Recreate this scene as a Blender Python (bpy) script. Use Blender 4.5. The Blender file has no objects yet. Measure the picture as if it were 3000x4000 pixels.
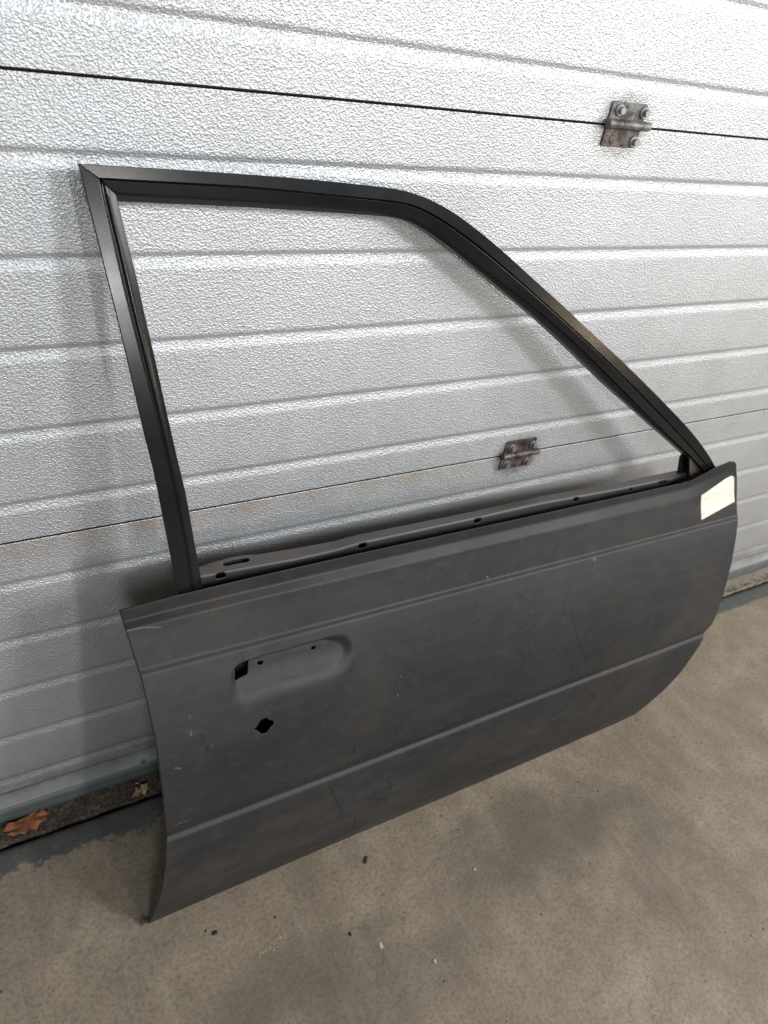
import bpy, bmesh, math, random
import numpy as np
from mathutils import Vector, Matrix
random.seed(7); rng = np.random.default_rng(7)
scene = bpy.context.scene

# ------------------------------------------------------------------ camera
cam_d = bpy.data.cameras.new('camera')
cam = bpy.data.objects.new('camera', cam_d)
scene.collection.objects.link(cam)
R = [[0.86309,0.17443,-0.473972],[-0.478518,0.582603,-0.656959],[0.161544,0.793819,0.586306]]
cam.matrix_world = Matrix.Translation(Vector([0.0,-0.78128,1.17775])) @ Matrix(R).to_4x4()
cam_d.sensor_fit = 'VERTICAL'; cam_d.sensor_height = 36.0; cam_d.sensor_width = 27.0
cam_d.lens = 26.6409
cam_d.clip_start = 0.01; cam_d.clip_end = 60
scene.camera = cam
cam_d.dof.use_dof = True; cam_d.dof.focus_distance = 0.88; cam_d.dof.aperture_fstop = 9.0
scene.render.resolution_x = 768; scene.render.resolution_y = 1024

# ------------------------------------------------------------------ world, lamps, exposure
w = bpy.data.worlds.new('World'); scene.world = w; w.use_nodes = True
w.node_tree.nodes['Background'].inputs[0].default_value = (1.0, 0.92, 0.84, 1)
w.node_tree.nodes['Background'].inputs[1].default_value = 0.06

def area(name, loc, target, sx, sy, power, col):
    d = bpy.data.lights.new(name, 'AREA'); d.shape = 'RECTANGLE'; d.size = sx; d.size_y = sy
    d.energy = power; d.color = col
    o = bpy.data.objects.new(name, d); scene.collection.objects.link(o)
    o.location = loc
    o.rotation_euler = (Vector(target) - Vector(loc)).to_track_quat('-Z', 'Y').to_euler()
    return o
area('ceiling_lamp_key', (1.80, -2.35, 2.02), (0.65, 0, 0.5), 0.46, 0.42, 62, (0.975, 0.985, 1.0))
area('ceiling_lamp_near', (-0.35, -2.4, 1.90), (0.2, 0, 0.8), 0.35, 0.8, 33, (0.92, 0.96, 1.0))
area('workshop_lamp_right', (3.1, -1.6, 1.6), (1.5, -0.4, 0.1), 1.3, 0.9, 56, (1.0, 0.97, 0.93))
area('doorway_daylight', (0.62, -2.45, 1.02), (0.3, 0, 0.8), 0.12, 0.22, 13, (1.0, 0.98, 0.95))
area('ceiling_bounce_fill', (0.9, -2.6, 2.40), (0.8, 0, 0.4), 1.3, 0.6, 15, (0.92, 0.96, 1.0))  # unseen soft area added for ceiling bounce on ledges and floor
area('bench_lamp', (2.35, -1.75, 0.66), (0.8, 0, 0.7), 0.10, 0.16, 2.6, (1.0, 0.80, 0.55))

scene.view_settings.view_transform = 'Standard'
scene.view_settings.look = 'None'
scene.view_settings.exposure = -0.2
scene.view_settings.gamma = 1.0
scene.view_settings.use_curve_mapping = False

# ------------------------------------------------------------------ helpers
def smoothstep(a, b, x):
    t = np.clip((x - a) / (b - a), 0, 1); return t * t * (3 - 2 * t)

def mesh_obj(name, verts, faces, mat, parent=None, smooth=True, sharp=35):
    me = bpy.data.meshes.new(name)
    me.from_pydata([tuple(map(float, v)) for v in verts], [], [tuple(int(i) for i in f) for f in faces])
    me.materials.append(mat)
    me.update()
    o = bpy.data.objects.new(name, me); scene.collection.objects.link(o)
    if smooth:
        me.shade_smooth()
        try: me.set_sharp_from_angle(angle=math.radians(sharp))
        except Exception: pass
    if parent: o.parent = parent
    return o

def bm_obj(name, bm, mat, parent=None, smooth=True, sharp=35, bevel=0):
    me = bpy.data.meshes.new(name); bm.to_mesh(me); bm.free(); me.materials.append(mat)
    o = bpy.data.objects.new(name, me); scene.collection.objects.link(o)
    if smooth:
        me.shade_smooth()
        try: me.set_sharp_from_angle(angle=math.radians(sharp))
        except Exception: pass
    if bevel:
        m = o.modifiers.new('bevel', 'BEVEL'); m.width = bevel; m.segments = 2; m.limit_method = 'ANGLE'
    if parent: o.parent = parent
    return o

def thing(name, label, cat, loc=(0, 0, 0), group=None):
    o = bpy.data.objects.new(name, None); scene.collection.objects.link(o)
    o.location = loc; o.empty_display_size = 0.05
    o['label'] = label; o['category'] = cat
    if group: o['group'] = group
    return o
def tag(o, label, cat, group=None):
    o['label'] = label; o['category'] = cat
    if group: o['group'] = group
    return o

def inpoly(px, py, poly):
    poly = np.asarray(poly); n = len(poly); ins = np.zeros(px.shape, bool)
    for i in range(n):
        x1, y1 = poly[i]; x2, y2 = poly[(i + 1) % n]
        if y1 == y2: continue
        c = ((y1 > py) != (y2 > py)) & (px < (x2 - x1) * (py - y1) / (y2 - y1) + x1)
        ins ^= c
    return ins
def polydist(px, py, poly, closed=True):
    poly = np.asarray(poly); n = len(poly)
    best = np.full(px.shape, 1e9); bx = np.zeros(px.shape); by = np.zeros(px.shape)
    for i in range(n if closed else n - 1):
        a = poly[i]; b = poly[(i + 1) % n]; d = b - a
        t = np.clip(((px - a[0]) * d[0] + (py - a[1]) * d[1]) / (d @ d + 1e-18), 0, 1)
        qx = a[0] + t * d[0]; qy = a[1] + t * d[1]
        r = np.hypot(px - qx, py - qy); k = r < best
        best = np.where(k, r, best); bx = np.where(k, qx, bx); by = np.where(k, qy, by)
    return best, bx, by
def round_poly(poly, it=2):
    P = [tuple(p) for p in poly]
    for _ in range(it):
        Q = []
        for i in range(len(P)):
            a = P[i]; b = P[(i + 1) % len(P)]
            Q += [(a[0] * .75 + b[0] * .25, a[1] * .75 + b[1] * .25), (a[0] * .25 + b[0] * .75, a[1] * .25 + b[1] * .75)]
        P = Q
    return np.array(P)

def grid_surface(name, U, V, pos, holes, mat, parent, thick, attr=None, sharp=40):
    """U,V parameter grids (nr,nc); pos(U,V)->(...,3); holes = polygons in (U,V)"""
    U = U.copy(); V = V.copy(); nr, nc = U.shape
    idx = np.arange(nr * nc).reshape(nr, nc)
    keep = np.ones((nr - 1, nc - 1), bool)
    uc = (U[:-1, :-1] + U[1:, 1:] + U[:-1, 1:] + U[1:, :-1]) / 4; vc = (V[:-1, :-1] + V[1:, 1:] + V[:-1, 1:] + V[1:, :-1]) / 4
    for poly in holes:
        poly = np.asarray(poly)
        ins = inpoly(uc, vc, poly); keep &= ~ins
        touch = np.zeros((nr, nc), int); tot = np.zeros((nr, nc), int)
        for di in (0, 1):
            for dj in (0, 1):
                touch[di:nr - 1 + di, dj:nc - 1 + dj] += ins
        k = (touch > 0) & (touch < 4)
        _, bx, by = polydist(U[k], V[k], poly)
        U[k] = bx; V[k] = by
    P = pos(U, V).reshape(-1, 3)
    F = np.stack([idx[:-1, :-1], idx[1:, :-1], idx[1:, 1:], idx[:-1, 1:]], -1)[keep]
    me = bpy.data.meshes.new(name)
    me.vertices.add(len(P)); me.vertices.foreach_set('co', P.astype(np.float32).ravel())
    nf = len(F); me.loops.add(nf * 4); me.loops.foreach_set('vertex_index', F.astype(np.int32).ravel())
    me.polygons.add(nf); me.polygons.foreach_set('loop_start', np.arange(0, nf * 4, 4, dtype=np.int32))
    me.polygons.foreach_set('loop_total', np.full(nf, 4, np.int32))
    me.update(calc_edges=True); me.validate()
    if attr is not None:
        a = me.color_attributes.new('wear', 'FLOAT_COLOR', 'POINT')
        c = attr(U, V).reshape(-1, 4).astype(np.float32)
        a.data.foreach_set('color', c.ravel())
    # drop loose vertices left inside the holes
    bm = bmesh.new(); bm.from_mesh(me)
    bmesh.ops.delete(bm, geom=[v for v in bm.verts if not v.link_faces], context='VERTS')
    bm.to_mesh(me); bm.free()
    me.materials.append(mat); me.shade_smooth()
    try: me.set_sharp_from_angle(angle=math.radians(sharp))
    except Exception: pass
    o = bpy.data.objects.new(name, me); scene.collection.objects.link(o)
    if thick:
        s = o.modifiers.new('thickness', 'SOLIDIFY'); s.thickness = thick; s.offset = -1
    if parent: o.parent = parent
    return o

def box(bm, c, d, rot=None):
    g = bmesh.ops.create_cube(bm, size=1)['verts']
    M = Matrix.Translation(Vector(c)) @ (rot or Matrix()) @ Matrix.Diagonal(Vector((*d, 1)))
    bmesh.ops.transform(bm, matrix=M, verts=g); return g
def cyl(bm, c, r1, r2, h, axis='Y', seg=24, rz=0):
    g = bmesh.ops.create_cone(bm, cap_ends=True, segments=seg, radius1=r1, radius2=r2, depth=h)['verts']
    rot = {'Y': Matrix.Rotation(math.pi / 2, 4, 'X'), 'X': Matrix.Rotation(math.pi / 2, 4, 'Y'), 'Z': Matrix()}[axis]
    bmesh.ops.transform(bm, matrix=Matrix.Translation(Vector(c)) @ rot @ Matrix.Rotation(rz, 4, 'Z'), verts=g); return g
def rounded_plate(name, x0, x1, z0, z1, y0, y1, r, mat, parent, corners=(1, 1, 1, 1)):
    pts = []
    for (cx, cz, a0, on) in ((x1 - r, z1 - r, 0, corners[0]), (x0 + r, z1 - r, 90, corners[1]), (x0 + r, z0 + r, 180, corners[2]), (x1 - r, z0 + r, 270, corners[3])):
        if on:
            for k in range(6):
                a = math.radians(a0 + 18 * k); pts.append((cx + r * math.cos(a), cz + r * math.sin(a)))
        else:
            a = math.radians(a0 + 45); pts.append((cx + math.copysign(r, math.cos(a)), cz + math.copysign(r, math.sin(a))))
    n = len(pts)
    V = [(x, y0, z) for x, z in pts] + [(x, y1, z) for x, z in pts]
    F = [tuple(range(n)), tuple(range(2 * n - 1, n - 1, -1))] + [(i, i + n, (i + 1) % n + n, (i + 1) % n) for i in range(n)]
    o = mesh_obj(name, V, F, mat, parent)
    b = o.modifiers.new('bevel', 'BEVEL'); b.width = 0.0005; b.segments = 2; b.limit_method = 'ANGLE'
    return o

# ------------------------------------------------------------------ node helpers
class N:
    def __init__(s, name):
        s.m = bpy.data.materials.new(name); s.m.use_nodes = True; s.t = s.m.node_tree
        s.b = s.t.nodes['Principled BSDF']; s.tc = s.t.nodes.new('ShaderNodeTexCoord')
    def link(s, a, b): s.t.links.new(a, b)
    def mapping(s, scale=(1, 1, 1), rot=(0, 0, 0), loc=(0, 0, 0)):
        n = s.t.nodes.new('ShaderNodeMapping'); s.link(s.tc.outputs['Object'], n.inputs[0])
        n.inputs['Scale'].default_value = scale; n.inputs['Rotation'].default_value = rot; n.inputs['Location'].default_value = loc
        return n.outputs[0]
    def noise(s, scale, detail=3, rough=.5, vec=None, dist=0):
        n = s.t.nodes.new('ShaderNodeTexNoise'); n.inputs['Scale'].default_value = scale
        n.inputs['Detail'].default_value = detail; n.inputs['Roughness'].default_value = rough; n.inputs['Distortion'].default_value = dist
        s.link(vec if vec is not None else s.tc.outputs['Object'], n.inputs['Vector']); return n.outputs['Fac']
    def voronoi(s, scale, vec=None, feature='F1', smooth=.5):
        n = s.t.nodes.new('ShaderNodeTexVoronoi'); n.feature = feature; n.inputs['Scale'].default_value = scale
        if feature == 'SMOOTH_F1': n.inputs['Smoothness'].default_value = smooth
        s.link(vec if vec is not None else s.tc.outputs['Object'], n.inputs['Vector']); return n.outputs['Distance']
    def ramp(s, fac, stops):
        n = s.t.nodes.new('ShaderNodeValToRGB'); e = n.color_ramp.elements
        while len(e) < len(stops): e.new(0.5)
        for i, (p, c) in enumerate(stops):
            e[i].position = p; e[i].color = (c, c, c, 1) if isinstance(c, (int, float)) else (*c, 1)
        s.link(fac, n.inputs[0]); return n.outputs[0]
    def mix(s, fac, a, b, mode='MIX'):
        n = s.t.nodes.new('ShaderNodeMix'); n.data_type = 'RGBA'; n.blend_type = mode
        for inp, v in ((n.inputs[0], fac), (n.inputs[6], a), (n.inputs[7], b)):
            if isinstance(v, (int, float)): inp.default_value = v if inp == n.inputs[0] else (v, v, v, 1)
            elif isinstance(v, tuple): inp.default_value = (*v, 1)
            else: s.link(v, inp)
        return n.outputs[2]
    def math(s, op, a, b=0.0, c=None):
        n = s.t.nodes.new('ShaderNodeMath'); n.operation = op
        for i, v in enumerate((a, b) if c is None else (a, b, c)):
            if isinstance(v, (int, float)): n.inputs[i].default_value = v
            else: s.link(v, n.inputs[i])
        return n.outputs[0]
    def xyz(s):
        n = s.t.nodes.new('ShaderNodeSeparateXYZ'); s.link(s.tc.outputs['Object'], n.inputs[0]); return n.outputs
    def maprange(s, v, a, b, c=0.0, d=1.0):
        n = s.t.nodes.new('ShaderNodeMapRange'); n.interpolation_type = 'SMOOTHSTEP'
        s.link(v, n.inputs[0]); n.inputs[1].default_value = a; n.inputs[2].default_value = b; n.inputs[3].default_value = c; n.inputs[4].default_value = d
        return n.outputs[0]
    def bump(s, h, strength, dist, prev=None):
        n = s.t.nodes.new('ShaderNodeBump'); n.inputs['Strength'].default_value = strength; n.inputs['Distance'].default_value = dist
        s.link(h, n.inputs['Height'])
        if prev is not None: s.link(prev, n.inputs['Normal'])
        return n.outputs[0]
    def out(s, col=None, rough=None, metal=None, normal=None, spec=None):
        for k, v in (('Base Color', col), ('Roughness', rough), ('Metallic', metal), ('Normal', normal), ('Specular IOR Level', spec)):
            if v is None: continue
            if isinstance(v, (int, float)): s.b.inputs[k].default_value = v
            elif isinstance(v, tuple): s.b.inputs[k].default_value = (*v, 1)
            else: s.link(v, s.b.inputs[k])
        return s.m

# ------------------------------------------------------------------ materials
def mat_embossed():
    n = N('embossed_silver_sheet'); X, Y, Z = n.xyz()
    vec = n.mapping((1, 1, 1.25))
    # warp
    nz = n.t.nodes.new('ShaderNodeTexNoise'); nz.inputs['Scale'].default_value = 280; nz.inputs['Detail'].default_value = 1
    n.link(vec, nz.inputs['Vector'])
    vm = n.t.nodes.new('ShaderNodeVectorMath'); vm.operation = 'MULTIPLY_ADD'
    n.link(nz.outputs['Color'], vm.inputs[0]); vm.inputs[1].default_value = (.0038, .0038, .0038); n.link(vec, vm.inputs[2])
    v = n.voronoi(360, vm.outputs[0], 'SMOOTH_F1', .35)
    v2 = n.noise(560, 2, .55, vm.outputs[0])
    h = n.math('ADD', n.math('MULTIPLY', v, 1.0), n.math('MULTIPLY', v2, .55))
    nb = n.bump(h, .74, .00115)
    # weak long waviness of the sheet
    nb = n.bump(n.noise(5, 2, .5, n.mapping((.5, 1, 2))), .12, .01, nb)
    base = n.mix(n.ramp(n.noise(3.2, 4, .6), [(.3, 0.0), (.75, 1.0)]), (.47, .485, .497), (.55, .567, .582))
    # dirt caught in the valleys, more near the bottom
    low = n.maprange(Z, .75, .05, .12, .45)
    dirt = n.math('MULTIPLY', n.ramp(n.noise(9, 5, .65), [(.35, 0.0), (.75, 1.0)]), low)
    base = n.mix(dirt, base, (.36, .34, .31))
    # rusty brown run-off under the lower seam
    d = n.math('SUBTRACT', .5493, Z)
    band = n.math('MULTIPLY', n.maprange(d, .045, .001), n.math('GREATER_THAN', d, 0.0))
    xs = n.maprange(X, 1.05, .55, 0.12, 1)
    rust = n.math('MULTIPLY', n.math('MULTIPLY', band, xs), n.ramp(n.noise(11, 5, .7, n.mapping((1, 1, .5))), [(.36, .0), (.66, .85)]))
    base = n.mix(rust, base, (.42, .34, .27))
    # grease and grime round the hinges
    for (hx, hz, am) in ((.812, 1.050, .55), (.808, .545, .75)):
        dx = n.math('MULTIPLY', n.math('SUBTRACT', X, hx), 1 / .052); dz_ = n.math('MULTIPLY', n.math('SUBTRACT', Z, hz), 1 / .040)
        r2 = n.math('ADD', n.math('MULTIPLY', dx, dx), n.math('MULTIPLY', dz_, dz_))
        r2 = n.math('ADD', r2, n.math('MULTIPLY', n.math('SUBTRACT', n.noise(60, 4, .7), .5), 1.6))
        base = n.mix(n.math('MULTIPLY', n.maprange(r2, 1.25, .35), am), base, (.17, .15, .13))
    # dull scuffs and long wiped streaks
    sk = n.ramp(n.noise(6, 5, .7, n.mapping((2.2, 1, .5), (0, .7, 0))), [(.50, 0.0), (.72, 1.0)])
    base = n.mix(n.math('MULTIPLY', sk, .30), base, (.40, .41, .42))
    # grime along the bottom edge
    gr = n.math('MULTIPLY', n.maprange(Z, .14, .075), n.ramp(n.noise(17, 6, .75), [(.38, 0.0), (.62, 1.0)]))
    base = n.mix(n.math('MULTIPLY', gr, .6), base, (.26, .235, .20))
    rough = n.math('ADD', .40, n.math('MULTIPLY', n.noise(14, 4, .6), .16))
    return n.out(base, rough, .62, nb)
def mat_simple(name, col, rough, metal=0.0, var=.12, scale=30, bump=0.0, bscale=200):
    n = N(name); f = n.noise(scale, 4, .6)
    c = n.mix(n.ramp(f, [(.25, 0.0), (.8, 1.0)]), tuple(max(0, x * (1 - var)) for x in col), tuple(x * (1 + var) for x in col))
    nb = n.bump(n.noise(bscale, 3, .6), bump, .001) if bump else None
    return n.out(c, n.math('ADD', rough - .05, n.math('MULTIPLY', n.noise(scale * 1.7, 3), .1)), metal, nb)
def mat_primer():
    n = N('dark_primer_steel'); X, Y, Z = n.xyz()
    big = n.noise(4.2, 5, .66, None, .6)
    c = n.mix(n.ramp(big, [(.38, 0.0), (.62, 1.0)]), (.0115, .0138, .0170), (.0250, .0228, .0208))
    sm = n.ramp(n.noise(7.5, 5, .7, n.mapping((1, 1, 1), (0, .4, 0))), [(.42, 0.0), (.72, 1.0)])
    c = n.mix(n.math('MULTIPLY', sm, .45), c, (.0125, .014, .0165))
    dust = n.ramp(n.noise(4.2, 6, .72, n.mapping((.55, 1, 1.6), (0, .25, 0), (3, 1, 2))), [(.48, 0.0), (.75, 1.0)])
    c = n.mix(n.math('MULTIPLY', dust, .26), c, (.085, .073, .066))
    low = n.math('MULTIPLY', n.maprange(Z, .34, .12), n.ramp(n.noise(6.5, 7, .74, n.mapping((.7, 1, 1.8), (0, .5, 0), (1, 4, 2))), [(.46, 0.0), (.60, 1.0)]))
    c = n.mix(n.math('MULTIPLY', low, .22), c, (.075, .068, .062))
    fr = n.ramp(n.noise(38, 6, .75, n.mapping((1, 1, 1.5), (0, .5, 0))), [(.52, 0.0), (.68, 1.0)])
    c = n.mix(n.math('MULTIPLY', fr, .20), c, (.062, .060, .058))
    at = n.t.nodes.new('ShaderNodeAttribute'); at.attribute_name = 'wear'
    sp = n.t.nodes.new('ShaderNodeSeparateColor'); n.link(at.outputs['Color'], sp.inputs[0])
    c = n.mix(n.math('MULTIPLY', sp.outputs[2], .55), c, (.014, .0135, .013))
    c = n.mix(sp.outputs[0], c, (.0045, .0045, .005))
    c = n.mix(sp.outputs[1], c, (.30, .29, .27))
    gn = n.ramp(n.noise(520, 2, .7), [(.35, 0.0), (.65, 1.0)])
    c = n.mix(n.math('MULTIPLY', gn, .14), c, (.05, .049, .048))
    fine = n.noise(900, 2, .6)
    nb = n.bump(fine, .10, .0004)
    nb = n.bump(n.noise(6, 2, .5), .10, .006, nb)
    r = n.math('ADD', .40, n.math('MULTIPLY', n.noise(6, 5, .65), .22))
    return n.out(c, r, 0.0, nb, .27)
def mat_black_paint():
    n = N('satin_black_paint')
    c = n.mix(n.ramp(n.noise(18, 4, .6), [(.3, 0.0), (.8, 1.0)]), (.0045, .0055, .0065), (.008, .009, .010))
    return n.out(c, n.math('ADD', .17, n.math('MULTIPLY', n.noise(20, 4, .6), .12)), 0.0, n.bump(n.noise(700, 2), .04, .0004), .36)
def mat_concrete():
    n = N('worn_concrete'); X, Y, Z = n.xyz()
    a = n.noise(3.4, 6, .66, None, .7); b = n.noise(15, 8, .74); g = n.noise(160, 4, .7)
    c = n.mix(n.ramp(a, [(.25, 0.0), (.80, 1.0)]), (.150, .120, .085), (.325, .272, .204))
    c = n.mix(n.math('MULTIPLY', n.ramp(b, [(.40, 0.0), (.62, 1.0)]), .65), c, (.160, .128, .092))
    c = n.mix(n.math('MULTIPLY', n.ramp(g, [(.38, 1.0), (.54, 0.0)]), .42), c, (.075, .060, .045))
    c = n.mix(n.math('MULTIPLY', n.ramp(n.noise(95, 3, .6), [(.62, 0.0), (.72, 1.0)]), .35), c, (.30, .26, .20))
    # dark smudges / trowel marks
    st = n.ramp(n.noise(5.5, 5, .7, n.mapping((1.8, .7, 1), (0, 0, .6))), [(.52, 0.0), (.78, 1.0)])
    c = n.mix(n.math('MULTIPLY', st, .42), c, (.075, .065, .054))
    pores = n.ramp(n.voronoi(120), [(.10, 1.0), (.20, 0.0)])
    c = n.mix(n.math('MULTIPLY', n.math('MULTIPLY', pores, n.ramp(n.noise(30, 3), [(.48, 0.0), (.56, 1.0)])), .55), c, (.06, .048, .036))
    ln_ = n.ramp(n.noise(7, 4, .6, n.mapping((6, .5, 1), (0, 0, -.5))), [(.60, 0.0), (.68, 1.0)])
    c = n.mix(n.math('MULTIPLY', ln_, .16), c, (.34, .30, .24))
    # dark patches with soft, noisy outlines at set spots
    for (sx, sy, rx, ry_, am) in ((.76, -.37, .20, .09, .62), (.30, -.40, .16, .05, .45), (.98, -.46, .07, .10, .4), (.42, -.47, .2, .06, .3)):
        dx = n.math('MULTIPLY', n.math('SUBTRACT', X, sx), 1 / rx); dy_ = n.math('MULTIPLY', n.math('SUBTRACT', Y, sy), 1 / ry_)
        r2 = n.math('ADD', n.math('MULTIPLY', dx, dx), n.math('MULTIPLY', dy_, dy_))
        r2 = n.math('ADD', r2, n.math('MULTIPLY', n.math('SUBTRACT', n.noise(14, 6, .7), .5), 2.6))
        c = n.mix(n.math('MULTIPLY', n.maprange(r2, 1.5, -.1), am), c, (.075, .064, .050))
    # small pits
    pv = n.voronoi(42); pit = n.ramp(pv, [(.07, 1.0), (.12, 0.0)])
    pitm = n.math('MULTIPLY', pit, n.ramp(n.noise(13, 3, .6), [(.52, 0.0), (.6, 1.0)]))
    c = n.mix(n.math('MULTIPLY', pitm, .75), c, (.055, .045, .035))
    # worn blue-grey painted strip along the door
    edge = n.math('ADD', n.math('MULTIPLY', n.math('SUBTRACT', n.noise(9, 6, .75), .5), n.maprange(X, .5, 1.3, .17, .03)), 0.0)
    yy = n.math('ADD', Y, edge)
    strip = n.maprange(yy, -.090, -.082)
    worn = n.math('MULTIPLY', strip, n.ramp(n.noise(26, 6, .75), [(.30, .55), (.5, 1.0)]))
    c = n.mix(n.math('MULTIPLY', worn, .88), c, (.052, .064, .065))
    # dirt beside the gap
    dz = n.maprange(n.math('ADD', Y, n.math('MULTIPLY', n.noise(60, 4, .7), .012)), -.052, -.040)
    c = n.mix(dz, c, (.035, .028, .022))
    h = n.math('ADD', n.math('MULTIPLY', g, .5), n.math('MULTIPLY', b, .6))
    nb = n.bump(h, .35, .0035); nb = n.bump(n.math('MULTIPLY', pitm, -1), .5, .003, nb)
    return n.out(c, n.math('ADD', .55, n.math('MULTIPLY', b, .25)), 0.0, nb, .35)
def mat_sill():
    n = N('dirty_sill_concrete')
    a = n.noise(14, 6, .75); g = n.noise(170, 5, .75)
    c = n.mix(n.ramp(a, [(.35, 0.0), (.68, 1.0)]), (.075, .055, .042), (.19, .155, .125))
    c = n.mix(n.math('MULTIPLY', n.ramp(g, [(.42, 1.0), (.56, 0.0)]), .75), c, (.03, .022, .018))
    X, Y, Z = n.xyz()
    c = n.mix(n.maprange(X, .9, 1.5), c, n.mix(n.ramp(a, [(.35, 0.0), (.7, 1.0)]), (.20, .165, .13), (.30, .26, .21)))
    return n.out(c, .85, 0.0, n.bump(g, .8, .003), .2)
def mat_label():
    n = N('cream_paper_label'); X, Y, Z = n.xyz()
    c = n.mix(n.ramp(n.noise(25, 4, .6), [(.3, 0.0), (.8, 1.0)]), (.62, .58, .49), (.74, .70, .61))
    ln = n.ramp(n.noise(90, 2, .5, n.mapping((1.0, 1, 5.0), (0, .62, 0))), [(.54, 0.0), (.60, 1.0)])
    c = n.mix(n.math('MULTIPLY', ln, .42), c, (.30, .29, .27))
    return n.out(c, .55, 0.0)
def mat_alu():
    n = N('galvanised_bottom_rail'); X, Y, Z = n.xyz()
    c = n.mix(n.ramp(n.noise(10, 5, .7), [(.35, 0.0), (.7, 1.0)]), (.30, .32, .33), (.50, .53, .54))
    r = n.math('MULTIPLY', n.maprange(Z, .052, .072), n.ramp(n.noise(22, 5, .75, n.mapping((1, 1, .6))), [(.40, 0.0), (.62, 1.0)]))
    c = n.mix(n.math('MULTIPLY', r, .7), c, (.30, .22, .13))
    return n.out(c, .42, .45, n.bump(n.noise(60, 3), .1, .002))
def mat_hinge(name, c1, c2):
    n = N(name)
    c = n.mix(n.ramp(n.noise(55, 4, .7), [(.42, 0.0), (.6, 1.0)]), c1, c2)
    return n.out(c, n.math('ADD', .35, n.math('MULTIPLY', n.noise(70, 4), .3)), .35, n.bump(n.noise(220, 3), .3, .0008))

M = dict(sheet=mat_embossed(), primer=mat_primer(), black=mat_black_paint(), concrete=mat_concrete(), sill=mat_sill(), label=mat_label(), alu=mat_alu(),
    rubber=mat_simple('grey_green_rubber', (.085, .10, .10), .5, 0, .25, 25, .2),
    runrubber=mat_simple('black_glass_run_rubber', (.006, .006, .0065), .75),
    dark=mat_simple('dark_shade_and_dirt', (.012, .010, .009), .95),
    ledge=mat_simple('dusty_primer_ledge', (.068, .056, .049), .55, 0, .18, 14),
    inner=mat_simple('inner_sheet_primer', (.042, .043, .045), .5, 0, .2, 12),
    steel=mat_hinge('oily_grey_hinge_steel', (.045, .043, .039), (.21, .21, .19)),
    rusty=mat_hinge('brown_rusty_hinge_steel', (.035, .022, .022), (.13, .11, .10)),
    bolt=mat_simple('zinc_bolt', (.30, .31, .33), .42, .6, .2, 60),
    boltold=mat_simple('tarnished_bolt', (.22, .21, .20), .45, .5, .3, 60),
    knuckle=mat_hinge('hinge_barrel_steel', (.075, .07, .062), (.22, .21, .19)),
    leaf=mat_simple('orange_dry_leaf', (.30, .115, .045), .75, 0, .6, 60, .4, 300),
    oak=mat_simple('tan_dry_leaf', (.40, .27, .14), .7, 0, .3, 80, .3, 300),
    twig=mat_simple('pale_straw', (.55, .47, .38), .7),
    chip=mat_simple('black_chip', (.015, .012, .010), .6),
    flake=mat_simple('yellow_paint_flake', (.25, .20, .115), .75, 0, .4, 160),
    speck=mat_simple('pale_grit', (.40, .35, .28), .8, 0, .4, 200),
    soil=mat_simple('brown_soil_crumbs', (.055, .04, .03), .9, 0, .5, 200))

# ================================================================== SETTING: ground
def floor():
    xs = np.unique(np.r_[np.linspace(-4, -.3, 12), np.linspace(-.3, 2.3, 260), np.linspace(2.3, 6, 12)])
    # edge profile of the slab beside the gap, then the floor
    V = []; F = []
    prof = [(-.0445, -.06), (-.0445, -.006), (-.0455, -.0025), (-.0475, -.0006), (-.051, 0), (-.09, 0), (-.3, 0), (-.8, 0), (-2, 0), (-6, 0)]
    nz = np.cumsum(rng.normal(0, 1, len(xs))); nz -= np.convolve(nz, np.ones(9) / 9, 'same'); nz = nz / (abs(nz).max() + 1e-9)
    for j, x in enumerate(xs):
        for k, (y, z) in enumerate(prof):
            V.append((x, y + (nz[j] * .0022 if k < 5 else 0), z))
    n = len(prof)
    for j in range(len(xs) - 1):
        for k in range(n - 1):
            F.append((j * n + k, j * n + k + 1, (j + 1) * n + k + 1, (j + 1) * n + k))
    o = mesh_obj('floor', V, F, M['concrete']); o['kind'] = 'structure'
    # sill under the shutter
    xs = np.linspace(-.6, 2.4, 700); V = []; F = []; prof = np.r_[np.linspace(.10, -.034, 26), -.0365, -.038]
    X, Y = np.meshgrid(xs, prof, indexing='ij')
    def vn(x, y, s):
        r = np.random.default_rng(int(s)); g = r.random((900, 90)); u = (x + 1) * s % 898; v = (y + .2) * s % 88
        i = u.astype(int); j = v.astype(int); a = u - i; b = v - j; a = a * a * (3 - 2 * a); b = b * b * (3 - 2 * b)
        return g[i, j] * (1 - a) * (1 - b) + g[i + 1, j] * a * (1 - b) + g[i, j + 1] * (1 - a) * b + g[i + 1, j + 1] * a * b
    Zz = -.0045 + (vn(X, Y, 60) - .5) * .0022 + (vn(X, Y, 190) - .5) * .0016
    Zz[:, -2] -= .006; Zz[:, -1] -= .04
    Y[:, -3:] += (vn(X[:, -3:], X[:, -3:] * 0, 70) - .5)[:, :] * .006
    nr, nc = X.shape; idx = np.arange(nr * nc).reshape(nr, nc)
    F = np.stack([idx[:-1, :-1], idx[1:, :-1], idx[1:, 1:], idx[:-1, 1:]], -1).reshape(-1, 4)
    F = F[:, ::-1]
    o = mesh_obj('door_sill', np.stack([X, Y, Zz], -1).reshape(-1, 3), F, M['sill']); o['kind'] = 'structure'
    bm = bmesh.new(); box(bm, (1, -.02, -.075), (10, .2, .05)); o = bm_obj('gap_bottom', bm, M['dark']); o['kind'] = 'structure'
floor()

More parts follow.
